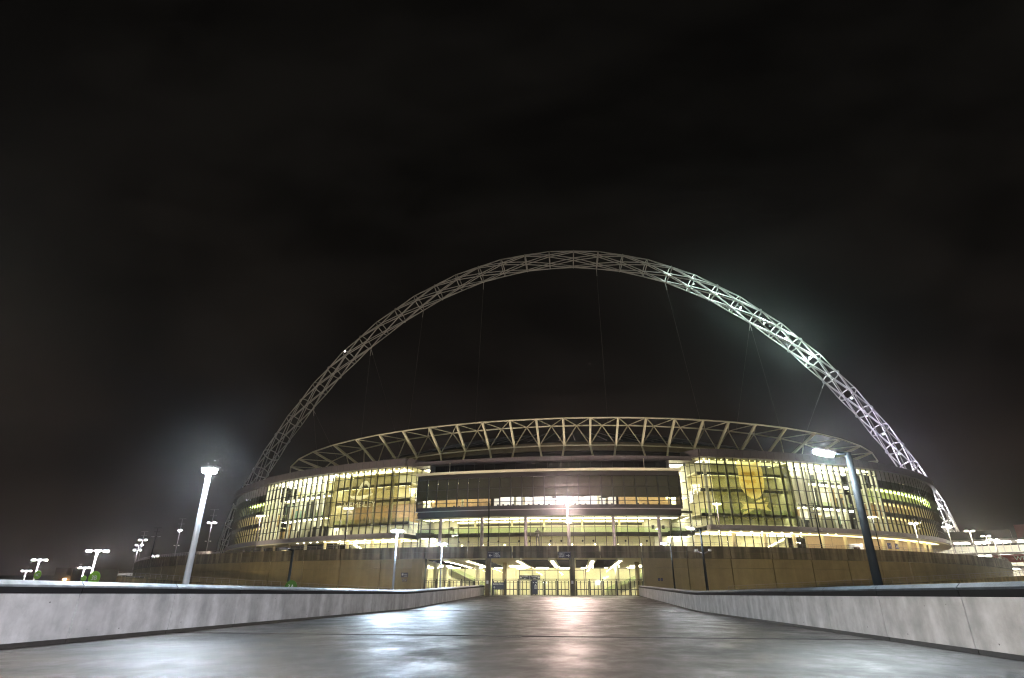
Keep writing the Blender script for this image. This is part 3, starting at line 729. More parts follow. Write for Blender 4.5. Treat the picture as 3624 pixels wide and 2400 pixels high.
cb('dark_wall', BOXD, -30, -75, -6.2, -5.8, 8.95, 14.9, 20)
for i in range(14): mull('wall_joint', 33+i*2.2, -4.77, -4.81, 8.95, 16.1, .07, GREYM)
cb('ceiling_lamp', L_AMBER, 29, 58, -.8, -3.4, 16.05, 16.12, 14)
# roof: rear wall, louvres, sheets
R1 = RG(98, 92)
cb('rear_ring_wall', mat('ring_wall_concrete', (.22, .18, .11), .6, var=.15, scale=.4), -70, 74, 0, -.6, 40.2, 42.6, 40, R1)
for k in range(6): cb('louvre', ROOFD, -70, 74, .3-.12*k, -.5, 36.2+k*.66, 36.6+k*.66, 30, R1)
cb('louvre_back', BLACK, -70, 74, -.9, -1.2, 34, 42.5, 30, R1)
b = MB()
ring = []
for i in range(41):
    t = -74+i*148/40; a = R1(t, -1.3); c_ = RG(66, 58)(t)
    ring.append([(a[0], a[1], 42.6), (c_[0], c_[1], 53.5), (c_[0], c_[1], 54.0), (a[0], a[1], 43.1)])
b.sweep(ring); b.build('roof_sheet', ROOFD, st)
R0 = RG(118, 106)
cb('gutter_floor', ROOFD, -80, 80, 0, -30, 34.6, 35.0, 40, R0)
for i in range(48):
    t = -62+i*2.75; a = R1(t, -.2); c_ = RG(66, 58)(t)
    strut('roof_rib', (a[0], a[1], 43.2), (c_[0], c_[1], 54.2), .16, GREYM, st)
cb('added_truss_uplight', emat('added_truss_uplight_glow', (1, .90, .50), 3.6), -72, 72, -6.0, -6.5, 35.02, 35.14, 40)  # unseen glowing strip, added only to brighten the truss from below
# perimeter truss
TT = [-69.88, -61.07, -53.12, -45.71, -38.87, -33.1, -28.09, -23.69, -19.27, -15.01, -11.25, -7.49, -3.96, -.45, 3.07, 6.65, 10.3, 14.14, 18.11, 21.85, 26.08, 31.4, 37.43, 44.02, 51.03, 57.69, 65.86, 75.46]
RT, RM, RB = RG(119, 109.6), RG(106.2, 98), RG(99.5, 102.4)
def zt_(t): return 45.0-max(0, abs(t)-45)*.0
top = [up(RT(t), 45.0) for t in TT]
midp = [up(RM((TT[i]+TT[i+1])/2*1.11), 46.0) for i in range(len(TT)-1)]
def rbt(t): return t*1.15 if abs(t) < 33 else (abs(t)/t)*(37.95+(abs(t)-33)*.85)
bot = [up(RB(rbt(t)), 39.3) for t in TT]
for a, c_ in (((-112.8, 216.0, 40.9), (-104.5, 224, 38.0)), ((-115.3, 218.0, 39.6), (-108, 226, 37.6)), ((-118.5, 221.0, 37.6), (-112, 228, 37.0))):
    top.insert(0, V(a)); bot.insert(0, V(c_)); midp.insert(0, (V(a)+V(c_)+V((6, 8, 2)))/2); TT.insert(0, -80)
for i in range(len(TT)):
    strut('truss_post', top[i], bot[i], .29, STEELT, st, 'box')
    f_ = bot[i]+V((0, 0, 0)); q = E(rbt(TT[i])*.9, -8)
    strut('truss_foot', bot[i], (bot[i][0]+(.9 if i % 2 else -.9), bot[i][1]-.6, 35.0), .28, STEELT, st)
    if i < len(TT)-1:
        strut('truss_chord', top[i], top[i+1], .24, STEELT, st)
        if abs(TT[i]) < 62: strut('truss_chord', bot[i], bot[i+1], .21, STEELT, st)
        strut('truss_diagonal', midp[i], bot[i], .18, STEELT, st); strut('truss_diagonal', midp[i], bot[i+1], .18, STEELT, st)
        strut('truss_brace', midp[i], top[i], .16, STEELT, st); strut('truss_brace', midp[i], top[i+1], .14, STEELT, st)
        if i < len(TT)-2: strut('truss_chord', midp[i], midp[i+1], .22, STEELT, st)

# printed films hung inside the glass
def curve_mesh(me, tc_, zc, o, parent, name, m):
    k = math.degrees(1/sqrt(((138+o)*cos(radians(tc_)))**2+((109+o)*sin(radians(tc_)))**2))
    for v_ in me.vertices:
        q = E(tc_+v_.co.x*k, o-v_.co.z); v_.co = (q[0], q[1], zc+v_.co.y)
    me.materials.clear(); return link(name, me, m, parent)
HOLES = []
def inside(px, py, pts):
    r_ = False; j = len(pts)-1
    for i in range(len(pts)):
        if (pts[i][1] > py) != (pts[j][1] > py) and px < (pts[j][0]-pts[i][0])*(py-pts[i][1])/(pts[j][1]-pts[i][1])+pts[i][0]: r_ = not r_
        j = i
    return r_
def film_sheet(t0, t1, z0, z1, m, parent, cut):
    b_ = MB(); nx = 90; ny = 56
    for j in range(ny):
        za = z0+(z1-z0)*j/ny; zb = z0+(z1-z0)*(j+1)/ny; run = None
        for i in range(nx+1):
            hole = i == nx
            if not hole and cut:
                t = t0+(t1-t0)*(i+.5)/nx
                for tc_, zc, pts in HOLES:
                    kx = sqrt((138*cos(radians(tc_)))**2+(109*sin(radians(tc_)))**2)*pi/180
                    if inside((t-tc_)*kx, (za+zb)/2-zc, pts): hole = True; break
            if hole:
                if run is not None: b_.cbox(E, t0+(t1-t0)*run/nx, t0+(t1-t0)*i/nx, -.24, -.27, za, zb)
                run = None
            elif run is None: run = i
    b_.build('film', m, parent)
def ctext(s, size, tc_, zc, o, parent, m, sx=1.0, name='lettering'):
    me = text_geo(s, size, .01)
    for v_ in me.vertices: v_.co.x *= sx
    return curve_mesh(me, tc_, zc, o, parent, name, m)
def cpoly(pts, tc_, zc, o, parent, m, name):
    HOLES.append((tc_, zc, pts))
    b_ = MB(); n_ = len(pts); b_.add([(x, y, .01) for x, y in pts]+[(x, y, -.01) for x, y in pts], [tuple(range(n_)), tuple(range(2*n_-1, n_-1, -1))]+[(i, (i+1) % n_, n_+(i+1) % n_, n_+i) for i in range(n_)])
    return curve_mesh(b_.mesh(name), tc_, zc, o, parent, name, m)
def ribbon(pts, wd):
    L = []; Rr = []
    for i, (x, y) in enumerate(pts):
        a = pts[max(0, i-1)]; c_ = pts[min(len(pts)-1, i+1)]; dx, dy = c_[0]-a[0], c_[1]-a[1]; l = hypot(dx, dy) or 1
        q = wd[i] if isinstance(wd, list) else wd
        L.append((x-dy/l*q, y+dx/l*q)); Rr.append((x+dy/l*q, y-dx/l*q))
    return L+Rr[::-1]
bl = root('window_banner', up(E(-24.5, -.3), 26), 'brown tinted window banner with an arch emblem over large pale lettering', 'banner')

ctext('WEMBLEY', 2.15, -24.7, 24.3, -.19, bl, PRINTW, 1.30)
arc = [(-2.6+.02*i*i*0+2.75*math.sin(pi*i/20)*0-.0+i*.235, 3.4*math.sin(pi*min(1, i/20*1.02))**.8) for i in range(21)]
arc = [(-2.5+5.2*(i/20)**1.15, 3.5*math.sin(pi*(i/20)**1.3)**.9) for i in range(21)]
cpoly(ribbon(arc, [.12+.35*math.sin(pi*i/20) for i in range(21)]), -24.0, 27.0, -.19, bl, PRINTW, 'arch_emblem')
cpoly(ribbon([(-4.4+8.8*i/20, -.9*math.sin(pi*i/20)**.9) for i in range(21)], [.05+.45*math.sin(pi*i/20) for i in range(21)]), -24.5, 27.2, -.19, bl, PRINTW, 'bowl_emblem')
film_sheet(-30.4, -19.1, 18.8, 32.6, FILML, bl, True); HOLES.clear()
br = root('window_banner', up(E(21, -.3), 26), 'green tinted window banner with a yellow shield crest above bold yellow lettering', 'banner')

ctext('SUPPORTING FOOTBALL SINCE 1863', .98, 21.1, 19.35, -.19, br, PRINTY, .98)
sh = [(-3.6, 3.9), (3.6, 3.9), (3.55, 0), (3.3, -1.3), (2.6, -2.6), (1.5, -3.5), (0, -4.1), (-1.5, -3.5), (-2.6, -2.6), (-3.3, -1.3), (-3.55, 0)]
cpoly(sh, 21.25, 28.35, -.19, br, PRINTY, 'shield_border')
cpoly([(x*.91, y*.93+.03) for x, y in sh], 21.25, 28.35, -.165, br, PRINTC, 'shield_field')
cpoly([(-3.6, -.85), (3.6, -.85), (3.6, .85), (-3.6, .85)], 21.2, 33.2, -.19, br, PRINTY, 'crest_header')
ctext('The FA', 1.35, 21.2, 33.2, -.16, br, PRINTC, 1.15)
lion = [(-1.9, .1), (-1.5, .5), (-.6, .45), (.4, .5), (1.0, .75), (1.45, .7), (1.6, .35), (1.25, .2), (1.7, -.05), (1.6, -.2), (1.0, -.05), (.8, -.5), (1.05, -.65), (.5, -.65), (.45, -.2), (-.5, -.2), (-.8, -.65), (-1.2, -.65), (-1.0, -.2), (-1.5, 0), (-2.1, .55), (-2.3, .5)]
for z, s_ in ((30.6, 1.05), (28.6, 1.0), (26.4, .85)): cpoly([(x*s_, y*s_*1.15) for x, y in lion], 21.1, z, -.14, br, PRINTO, 'lion')
for x, y in ((2.6, 2.9), (2.6, 1.5), (2.6, .1), (2.3, -1.3), (-2.7, 2.2), (-2.7, .7), (-2.5, -.8)):
    cpoly([(x+.34*cos(pi*q/4), y+.34*sin(pi*q/4)) for q in range(8)], 21.25, 28.35, -.14, br, PRINTO, 'rose')
for pts in ([(-4.2, 1.0), (-1.5, .55), (1.3, .4), (4.2, .9), (3.4, -.1), (4.5, -1.3), (1.2, -.75), (-1.6, -.75), (-4.0, -1.1), (-3.0, -.1)],
            [(.2, 1.0), (3.7, 2.2), (3.3, 1.5), (1.4, .75)], [(-.2, -.95), (-3.8, -2.5), (-3.3, -1.7), (-1.6, -1.05)]):
    cpoly(pts, 21.15, 22.7, -.17, br, PRINTY, 'ribbon')
ctext('150 YEARS', .95, 21.15, 22.6, -.14, br, PRINTC, 1.1)
ctext('1863', .62, 18.75, 22.7, -.18, br, PRINTY, 1.1); ctext('2013', .62, 23.6, 22.8, -.18, br, PRINTY, 1.1)

film_sheet(16.5, 26.55, 17.9, 34.6, FILM, br, True)
# ------------------------------------------------------------------ the arch
ar = root('lattice_arch', (-155, CY, 8), 'giant white lattice steel arch leaning high over the stadium', 'arch')
LEAN = radians(30)
def AC(x):                                       # centre line
    s = x/157.; h = -17.0*s**4-.70*s**3-107.32*s*s+1.08*s+124.41
    return V((x, CY-h*sin(LEAN), 16.0+h*cos(LEAN)))
xs = [-157.5+.05*i for i in range(6301)]; acc = [0.]
for i in range(1, len(xs)): acc.append(acc[-1]+(AC(xs[i])-AC(xs[i-1])).length)
def at_len(L):
    lo, hi = 0, len(acc)-1
    while hi-lo > 1:
        mm = (lo+hi)//2
        if acc[mm] <= L: lo = mm
        else: hi = mm
    return xs[lo]
l0 = acc[min(range(len(xs)), key=lambda i: abs(xs[i]+2.8))]
SP = 9.46
ks = [k for k in range(-40, 41) if 2 < l0+k*SP < acc[-1]-2]
NODES = []
tb = MB(); tb_ring = MB()
for q in range(28):
    a = 2*pi*q/28; tb_ring.v += [((1+.058*cos(c_))*cos(a), (1+.058*cos(c_))*sin(a), .062*sin(c_)) for c_ in (0, pi/3, 2*pi/3, pi, 4*pi/3, 5*pi/3)]
for q in range(28):
    for c_ in range(6): tb_ring.f.append((q*6+c_, q*6+(c_+1) % 6, ((q+1) % 28)*6+(c_+1) % 6, ((q+1) % 28)*6+c_))
ring_me = tb_ring.mesh('arch_ring', True); ring_me.materials.append(STEELW)
for k in ks:
    x = at_len(l0+k*SP); c_ = AC(x); tn = (AC(x+.5)-AC(x-.5)).normalized()
    nb = V((0, -cos(LEAN), -sin(LEAN))).normalized(); up_ = nb.cross(tn).normalized() * -1
    if up_[2] < 0: up_ = -up_
    d_end = min(l0+k*SP, acc[-1]-(l0+k*SP)); r_ = 3.5*min(1, .35+d_end/40)
    pts = [c_+(up_*cos(radians(60*q+10+30*(k % 2)))+nb*sin(radians(60*q+10+30*(k % 2))))*r_ for q in range(6)]
    NODES.append((k, c_, tn, up_, nb, r_, pts))
    link('arch_ring', ring_me, None, ar, frame(c_, up_*r_, nb*r_, tn*r_))
order = sorted(range(len(NODES)-1), key=lambda i: (NODES[i][1]-V((3, 0, 1.5))).length)
keep = set(order[:25]); far = MB()
for i in range(len(NODES)-1):
    A, B = NODES[i], NODES[i+1]
    for q in range(6):
        nxt = (q, (q+1) % 6) if A[0] % 2 else (q, (q-1) % 6)
        for j in nxt:
            if i in keep: strut('lattice_tube', A[6][q], B[6][j], .20, STEELW, ar)
            else: far.tube(A[6][q], B[6][j], .185, 8)
far.build('lattice_tubes', STEELW, ar, kind='stuff')
for end in (NODES[0], NODES[-1]):
    c_ = end[1]; f_ = AC(-157 if c_[0] < 0 else 157)
    foot = V((f_[0]*1.003, CY+1, 8.9))
    for q in range(6): strut('leg_tube', end[6][q], foot+(end[6][q]-c_)*.18, .2, STEELW, ar)
    b = MB(); b.tube(foot-V((0, 0, 2)), foot+V((0, 0, .6)), 2.2, 16); b.build('foot_block', TAN, ar)
def near_node(x): return min(NODES, key=lambda nn: abs(nn[1][0]-x))
CABLE = mat('steel_cable', (.16, .145, .13), .5)
for x, dst in ((-82, (-78, 214, 50)), (-82, (-62, 214, 52)), (-111, (-98, 224, 46)), (-111, (-86, 214, 48)), (-57, (-57, 205, 53)), (43.8, (49, 204, 53)), (77.9, (60, 204, 53)), (77.9, (76, 206, 51)), (108, (84, 212, 50)), (-31, (-31, 200, 54)), (16, (16, 200, 54))):
    nn = near_node(x); lowp = nn[1]-nn[3]*nn[5]
    strut('cable', lowp, dst, .055, CABLE, ar); strut('cable_socket', lowp, lowp+(V(dst)-lowp).normalized()*3.2, .13, STEELW, ar)
# floodlights fixed inside the arch rings
def pt(name, loc, c_, e_, r_=.6):
    l = bpy.data.lights.new(name, 'POINT'); l.color = c_; l.energy = e_; l.shadow_soft_size = r_
    o = bpy.data.objects.new(name, l); col.objects.link(o); o.location = loc; return o
for x, c_, e_ in ((44, (.72, 1, .90), 1200), (53, (.72, 1, .90), 2600), (62, (.72, 1, .90), 4200), (71, (.72, 1, .90), 6000), (80, (.74, 1, .91), 8000), (88, (.74, 1, .91), 9500), (97, (.74, 1, .91), 11000),
                  (106, (.86, .88, 1), 1600), (113, (.80, .72, 1), 2400), (119, (.80, .72, 1), 3200), (125, (.80, .73, 1), 4200), (131, (.82, .75, 1), 6500), (137, (.82, .75, 1), 8500), (142, (.9, .85, 1), 8000), (146, (.9, .87, 1), 5500), (150, (1, .93, .8), 2500)):
    p = AC(x); pt('arch_lamp_light', p, c_, e_*(.75 if x < 104 else .95))
    b = MB(); b.box(p[0]-.3, p[0]+.3, p[1]-.25, p[1]+.25, p[2]-.22, p[2]+.22); b.build('floodlight', L_FLOOD, ar)
    nn = near_node(x); strut('floodlight_arm', p, nn[1]-nn[3]*nn[5], .06, GREYM, ar)
p = near_node(-89.9); b = MB(); q = p[1]+p[3]*3.0; b.tube(q, q+V((0, 0, .55)), .28, 10); b.build('warning_lamp', emat('aviation_lamp', (1, .97, .95), 14), ar)
# added spotlights behind the parapet, invented to wash the arch and the truss
def spot(name, loc, target, c_, e_, ang, blend=.6, r_=.8):
    l = bpy.data.lights.new(name, 'SPOT'); l.color = c_; l.energy = e_; l.spot_size = radians(ang); l.spot_blend = blend; l.shadow_soft_size = r_
    o = bpy.data.objects.new(name, l); col.objects.link(o); o.location = loc
    o.rotation_euler = (V(target)-V(loc)).to_track_quat('-Z', 'Y').to_euler(); return o
for x, e_, tg in ((-95, 27000, (-110, 235, 65)), (-60, 34000, (-75, 215, 100)), (-25, 36000, (-25, 200, 125)), (20, 34000, (22, 200, 125)), (70, 21000, (75, 215, 100))):
    fy = CY-144*sqrt(1-(x/(162. if x < 0 else 145.))**2)+8
    block('floodlight', x-.5, x+.5, fy-.8, fy-.1, 8.96, 10.2, GREYM, pod)  # housing made up for the added spotlight
    spot('added_arch_wash_light', (x, fy, 10.6), tg, (1, .86, .66), e_*1.3, 95, 1.0)

# ------------------------------------------------------------------ street lamps
def lamp(name, x, y, z0, zt, label, heads, polem, lens, r=.10, group=None, dirs=None, cctv=False, sizes=(.75, .36), cat='street lamp', mast=0):
    L = root(name, (x, y, z0), label, cat, group)
    b_ = MB(); b_.tube((x, y, z0), (x, y, zt), r*1.15, 14, r*.8); b_.build('pole', polem, L, True)
    b_ = MB(); b_.tube((x, y, z0), (x, y, z0+.10), r*1.9, 14); b_.build('base_plate', GREYM, L)
    for d in heads:
        dv = V((d[0], d[1], 0)); out = d[2]; hx = V((x, y, zt))+dv*out; tl = radians(d[3]) if len(d) > 3 else 0
        tip = hx; sd = V((-dv[1], dv[0], 0))
        if out > .3: strut('arm', (x, y, zt-.06), hx+V((0, 0, .06)), r*.42, polem, L)
        da = dv*cos(tl)+_Z*sin(tl); nu = _Z*cos(tl)-dv*sin(tl)
        h = bar('lamp_head', hx+nu*.09, da*sizes[0]*1.12, sd*sizes[1]*1.15, nu*.10, GREYM, L)
        h2 = link('lamp_lens', unit('disc', lens), lens, h, frame(hx-nu*.02, da*sizes[0]*1.08, sd*sizes[1]*1.08, nu*.12))
    if cctv:
        zc = zt-cctv
        for s in (-1, 1):
            strut('camera_bracket', (x, y, zc-.25), (x+s*.55, y, zc), .05, GREYM, L); bar('camera', (x+s*.6, y-.1, zc+.06), (.2, 0, 0), (0, .5, 0), (0, 0, .2), STEELW, L)
    if mast:
        strut('mast', (x, y, zt), (x, y, zt+mast), .06, polem, L)
        for zz, ww in ((zt+mast, 1.1), (zt+mast*.55, .9)): strut('crossbar', (x-ww, y, zz), (x+ww, y, zz), .05, polem, L)
    return L
g1 = 'lamps on the approach ramp'
W_, E_ = (-1, 0), (1, 0)
lamp('street_lamp', -13.42, 25.0, 1.2, 6.55, 'tall pale grey lamp post rising behind the left wall, brightest and nearest', [(1, 0, .14), (-1, 0, .14)], POLEL, L_ST_NEAR, .125, g1, sizes=(.26, .40))
lamp('street_lamp', 14.35, 25.1, 1.2, 6.85, 'tall dark lamp post with a flat lit head reaching left over the right wall', [(-1, 0, .95, 14)], POLED, L_ST_SIDE, .15, g1, sizes=(.72, .34))
lamp('street_lamp', -13.75, 56.3, 1.2, 6.9, 'pale blue lamp post behind the left wall, left of the entrance', [(1, 0, .30), (-1, 0, .30)], POLEL, L_ST_COOL, .10, g1, sizes=(.42, .36))
lamp('street_lamp', -13.95, 77.1, 1.2, 7.3, 'pale lamp post in front of the gates at the left end of the entrance', [(1, 0, .30), (-1, 0, .30)], POLEL, L_ST_COOL, .09, g1, sizes=(.42, .36))
lamp('street_lamp', 14.55, 57.6, 1.2, 7.1, 'dark post carrying a lamp and white security cameras right of the entrance', [(-1, 0, .9, 10)], POLED, L_ST_SMALL, .11, g1, cctv=2.0, sizes=(.62, .34))
lamp('street_lamp', 14.6, 76.6, 1.2, 7.2, 'slim dark lamp post with small drooping head at the right edge of the entrance', [(-1, 0, .8)], POLED, L_ST_SMALL, .09, g1, sizes=(.62, .34))
for y in (8.0, -9.0):
    lamp('street_lamp', -13.2, y, 0, 6.6, 'added unseen pale lamp post on the left wall further back along the ramp, '+('nearer' if y > 0 else 'farther')+' one', [(1, 0, .30, 35)], POLEL, L_ADDED_ROWW, .13, g1, sizes=(.62, .40))  # unseen lamps outside the view, added to brighten the right wall
    if y < 0: lamp('street_lamp', 14.2, y, 0, 6.7, 'added unseen dark lamp post on the right wall further back along the ramp', [(-1, 0, .95, 35)], POLED, L_ST_ROW, .15, g1, sizes=(.72, .34))  # unseen lamp behind the camera, added as strong fill for the left wall
# dark lamp with the round 3A sign
lamp('street_lamp', -22.0, 52.5, -7, 5.02, 'dark lamp post with a round green 3A sign left of the entrance', [(-1, 0, .8)], POLED, mat('unlit_lens', (.3, .3, .3), .3), .13, 'lamps in the car park', sizes=(.7, .34))
def disc_sign(parent, x, y, z, r_, s, off=.0, gm=None):
    b_ = MB(); b_.tube((x+off, y-.16, z), (x+off, y-.12, z), r_, 40); b_.build('round_sign', gm or GREENS, parent)
    if s: text('lettering', s, r_*.95, (x+off, y-.165, z), WHITEP, parent)
L3 = [o for o in col.objects if o.get('label', '').startswith('dark lamp post with a round')][0]
disc_sign(L3, -22.0, 52.5, 1.95, .55, '3A', .35, GREEND)
# podium lamps
g2 = 'lamps on the podium terrace'
for x, y, zt, lab, hd, lens, cc, ms, pm_ in (
    (1.57, 132.0, 20.6, 'very bright white lamp post standing in front of the dark box', [(1, 0, .3), (-1, 0, .3)], L_ST_PINK, 4.3, 0, STEELW),
    (-45.75, 125.9, 18.4, 'bright lamp post with cameras before the banner with pale lettering', [(-1, 0, .6), (1, 0, .6)], L_ST_AMB, 4.6, 0, POLED),
    (-72.5, 138.8, 18.6, 'bright lamp post with crossbars at the far left of the lit facade', [(-1, 0, .6), (1, 0, .6)], L_ST_AMB, 4.9, 3.0, GREYM),
    (33.65, 132.5, 19.4, 'bright lamp post before the right corner of the dark box', [(-1, 0, .3), (1, 0, .5)], L_ST_AMB, 4.6, 0, GREYM),
    (66.4, 135.9, 16.8, 'lamp glowing right beside the tall dark post on the right', [(-1, 0, .5), (1, 0, .5)], L_ST_AMB, 4.0, 0, POLED),
    (77.4, 141.6, 16.0, 'pale twin headed lamp post before the striped glass at the right end', [(-1, 0, .7), (1, 0, .5)], L_ST_AMB, 3.4, 0, STEELW),
    (91.4, 154.5, 16.5, 'twin headed lamp post just in front of the right foot of the arch', [(-1, 0, .75), (1, 0, .75)], L_ST_AMB, 3.6, 0, STEELW),
    (103.7, 167.0, 16.65, 'tallest twin headed lamp post right of the arch foot', [(-1, 0, .75), (1, 0, .75)], L_ST_AMB, 3.6, 0, STEELW),
    (116.8, 182.4, 16.65, 'twin headed lamp post second from the right edge of the podium', [(-1, 0, .8), (1, 0, .8)], L_ST_AMB, 0, 0, STEELW),
    (126.1, 194.3, 16.65, 'twin headed lamp post furthest right on the podium', [(-1, 0, .8), (1, 0, .8)], L_ST_AMB, 0, 0, STEELW),
    (-87.8, 143.7, 17.7, 'lamp post with crossbars on the podium left of the stadium edge', [(-1, 0, .8), (1, 0, .8)], L_ST_FAR, 4.5, 3.2, GREYM),
    (-104.7, 156.5, 17.2, 'lamp post with cameras just left of the nearest pale post', [(.6, 0, .5), (-.6, 0, .5)], L_ST_FAR, 4.0, 3.0, GREYM),
    (-126.4, 171.7, 16.0, 'highest lamp of the far left cluster on the podium', [(-1, 0, .9), (1, 0, .9)], L_ST_FAR, 0, 2.4, GREYM),
    (-139.0, 187.3, 15.7, 'second highest lamp of the far left cluster on the podium', [(-1, 0, .9), (1, 0, .9)], L_ST_FAR, 0, 0, GREYM),
    (-151.2, 203.1, 15.3, 'lamp at the left edge of the far left cluster', [(-1, 0, 1.0), (1, 0, 1.0)], L_ST_FAR, 0, 0, GREYM),
    (-152.0, 214.0, 14.0, 'lowest lamp of the far left cluster on the podium', [(-1, 0, 1.0), (1, 0, 1.0)], L_ST_FAR, 0, 0, STEELW),
    (-150.0, 226.0, 12.3, 'small low lamp between the cluster and the dark mast at far left', [(-1, 0, .8), (1, 0, .8)], L_ST_FAR, 0, 0, STEELW)):
    lamp('terrace_lamp', x, y, 8.95, zt, lab, hd, pm_, lens, .10, g2, cctv=cc, sizes=(.62, .42), mast=ms)
DK = bpy.data.materials['unlit_lens']
lamp('camera_mast', -15.3, 128.7, 8.95, 19.6, 'dark camera mast without light standing left of the statue', [], POLED, DK, .16, 'unlit masts', cctv=3.8, cat='mast', mast=0)
lamp('camera_mast', 52.9, 130.8, 8.95, 17.2, 'dark unlit mast with crossbars in front of the bright right glass', [(-1, 0, .7), (1, 0, .7)], POLED, DK, .15, 'unlit masts', cctv=3.6, cat='mast', mast=1.9)
lamp('camera_mast', -115.0, 161.5, 8.95, 16.0, 'dark unlit mast with drooping heads in the far left cluster', [(-1, 0, .9), (1, 0, .9)], POLED, DK, .16, 'unlit masts', cat='mast', mast=2.4)
# car park lamps far left
g3 = 'lamps in the car park'
for x, y, zt, lab, s, sz, r_ in ((-41.8, 53.75, 5.06, 'triple headed car park lamp with the large green 3B sign', '3B', .58, .13), (-72.3, 80.2, 5.66, 'car park lamp with a green 4C sign at far left', '4C', .55, .13),
                                 (-87.6, 106.7, 5.68, 'small car park lamp with a tiny green sign left of the large green sign', None, .55, .13), (-114.6, 122.8, 5.7, 'smallest car park lamp near the left edge of the view', None, 0, .13)):
    o = lamp('car_park_lamp', x, y, -7, zt, lab, [(.96, .28, .74), (-.96, -.28, .74), (1, 0, .02)], STEELW, L_ST_FAR, r_*.85, g3, sizes=(.40, .30))
    if sz: disc_sign(o, x, y, 2.69 if y < 60 else (3.68 if y < 90 else 3.79), sz, s, .5)

for k, (x, y) in enumerate(((-29, 98), (-50, 108), (-75, 120), (-104, 138), (30, 98), (55, 107), (80, 119), (106, 140))):
    lamp('assumed_amber_lamp', x, y, -7, 1.15, 'assumed low amber lamp hidden below the '+('left' if x < 0 else 'right')+' ramp, '+ORD[k % 4]+' from the entrance', [(0, 1, .3)], POLED, L_ASSUMED_SODIUM, .1, 'assumed amber lamps below the ramps', sizes=(.7, .5))  # unseen lamps, assumed here to light the podium and ramp walls yellow
# ------------------------------------------------------------------ signs
def board(name, label, x0, x1, y, z0, z1, m, posts=()):
    s_ = root(name, ((x0+x1)/2, y, z0), label, 'sign')
    block('board', x0, x1, y-.05, y+.05, z0, z1, m, s_)
    for xp in posts: block('sign_post', xp-.06, xp+.06, y-.04, y+.04, 1.2, z0, GREYM, s_)
    return s_
s1 = board('direction_sign', 'navy sign with a left arrow and ABC DEFG above the left pillar', -13.83, -11.38, 117.35, 7.7, 8.95, NAVY)
text('lettering', 'ABC', .46, (-12.45, 117.29, 8.50), WHITEP, s1, align='LEFT'); text('lettering', 'DEFG', .46, (-12.45, 117.29, 8.06), WHITEP, s1, align='LEFT')
block('divider', -12.60, -12.58, 117.29, 117.30, 7.85, 8.72, WHITEP, s1); block('divider', -13.7, -11.5, 117.29, 117.30, 8.76, 8.78, WHITEP, s1)
s2 = board('direction_sign', 'navy sign with HJKL MNP and a right arrow above the right pillar', -.25, 2.10, 117.35, 7.7, 8.85, NAVY)
text('lettering', 'HJKL', .46, (-.14, 117.29, 8.42), WHITEP, s2, align='LEFT'); text('lettering', 'MNP', .46, (-.14, 117.29, 8.0), WHITEP, s2, align='LEFT')
block('divider', .96, .98, 117.29, 117.30, 7.82, 8.62, WHITEP, s2); block('divider', -.14, 2.0, 117.29, 117.30, 8.68, 8.70, WHITEP, s2)
def arrow(sn, x, y, z, s, dx):
    strut('arrow', (x-.3*s, y, z), (x+.3*s, y, z), .03, WHITEP, sn, 'box')
    for q in (-1, 1): strut('arrow', (x+dx*.3*s, y, z), (x+dx*.06*s, y, z+q*.24*s), .03, WHITEP, sn, 'box')
arrow(s1, -13.2, 117.28, 8.22, 1, -1); arrow(s2, 1.52, 117.28, 8.15, 1, 1)
s3 = board('direction_sign', 'wide dark turnstiles sign hanging over the middle gates', -7.83, -3.87, 119.3, 3.97, 4.74, DARKM, (-7.6, -5.85, -4.1))
for x, a, c_ in ((-6.75, 'Turnstiles', 'A-G'), (-4.95, 'Turnstiles', 'H-P')):
    text('lettering', a, .30, (x, 119.24, 4.52), WHITEP, s3); text('lettering', c_, .26, (x, 119.24, 4.18), WHITEP, s3)
block('divider', -5.87, -5.83, 119.24, 119.25, 4.0, 4.7, WHITEP, s3)
for x, d in ((-7.55, -1), (-4.15, 1)):
    b = MB(); b.tube((x, 119.22, 4.38), (x, 119.245, 4.38), .2, 20); b.build('roundel', GREYM, s3); strut('arrow', (x-.11, 119.21, 4.38), (x+.11, 119.21, 4.38), .02, WHITEP, s3, 'box')
    for q in (-1, 1): strut('arrow', (x+d*.11, 119.21, 4.38), (x+d*.02, 119.21, 4.38+q*.09), .02, WHITEP, s3, 'box')
s4 = root('totem_sign', (-4.78, 118.2, 1.2), 'tall dark blue information totem standing before the middle gates', 'sign')
block('board', -5.26, -4.30, 118.15, 118.30, 1.40, 3.90, NAVY, s4); block('sign_post', -5.15, -5.03, 118.18, 118.27, 1.2, 1.4, GREYM, s4); block('sign_post', -4.53, -4.41, 118.18, 118.27, 1.2, 1.4, GREYM, s4)
arrow(s4, -4.62, 118.13, 3.45, .45, 1); arrow(s4, -5.1, 118.13, 3.45, .3, -1)
for z in (2.95, 2.75, 2.55, 2.4): block('text_line', -4.95, -4.42, 118.13, 118.145, z, z+.05, WHITEP, s4)
b = MB(); b.tube((-4.7, 118.12, 3.05), (-4.7, 118.145, 3.05), .12, 16); b.build('pictogram', WHITEP, s4)
s5 = board('direction_sign', 'navy stadium store sign with an up arrow beside the left pillar', -12.76, -10.52, 117.0, 2.31, 3.45, NAVY, (-12.4, -10.9))
text('lettering', 'Stadium Store', .34, (-11.64, 116.94, 3.18), WHITEP, s5)
for q in (-1, 1): strut('arrow', (-12.35, 116.93, 2.75), (-12.35+q*.16, 116.93, 2.58), .025, WHITEP, s5, 'box')
strut('arrow', (-12.35, 116.93, 2.4), (-12.35, 116.93, 2.75), .025, WHITEP, s5, 'box')
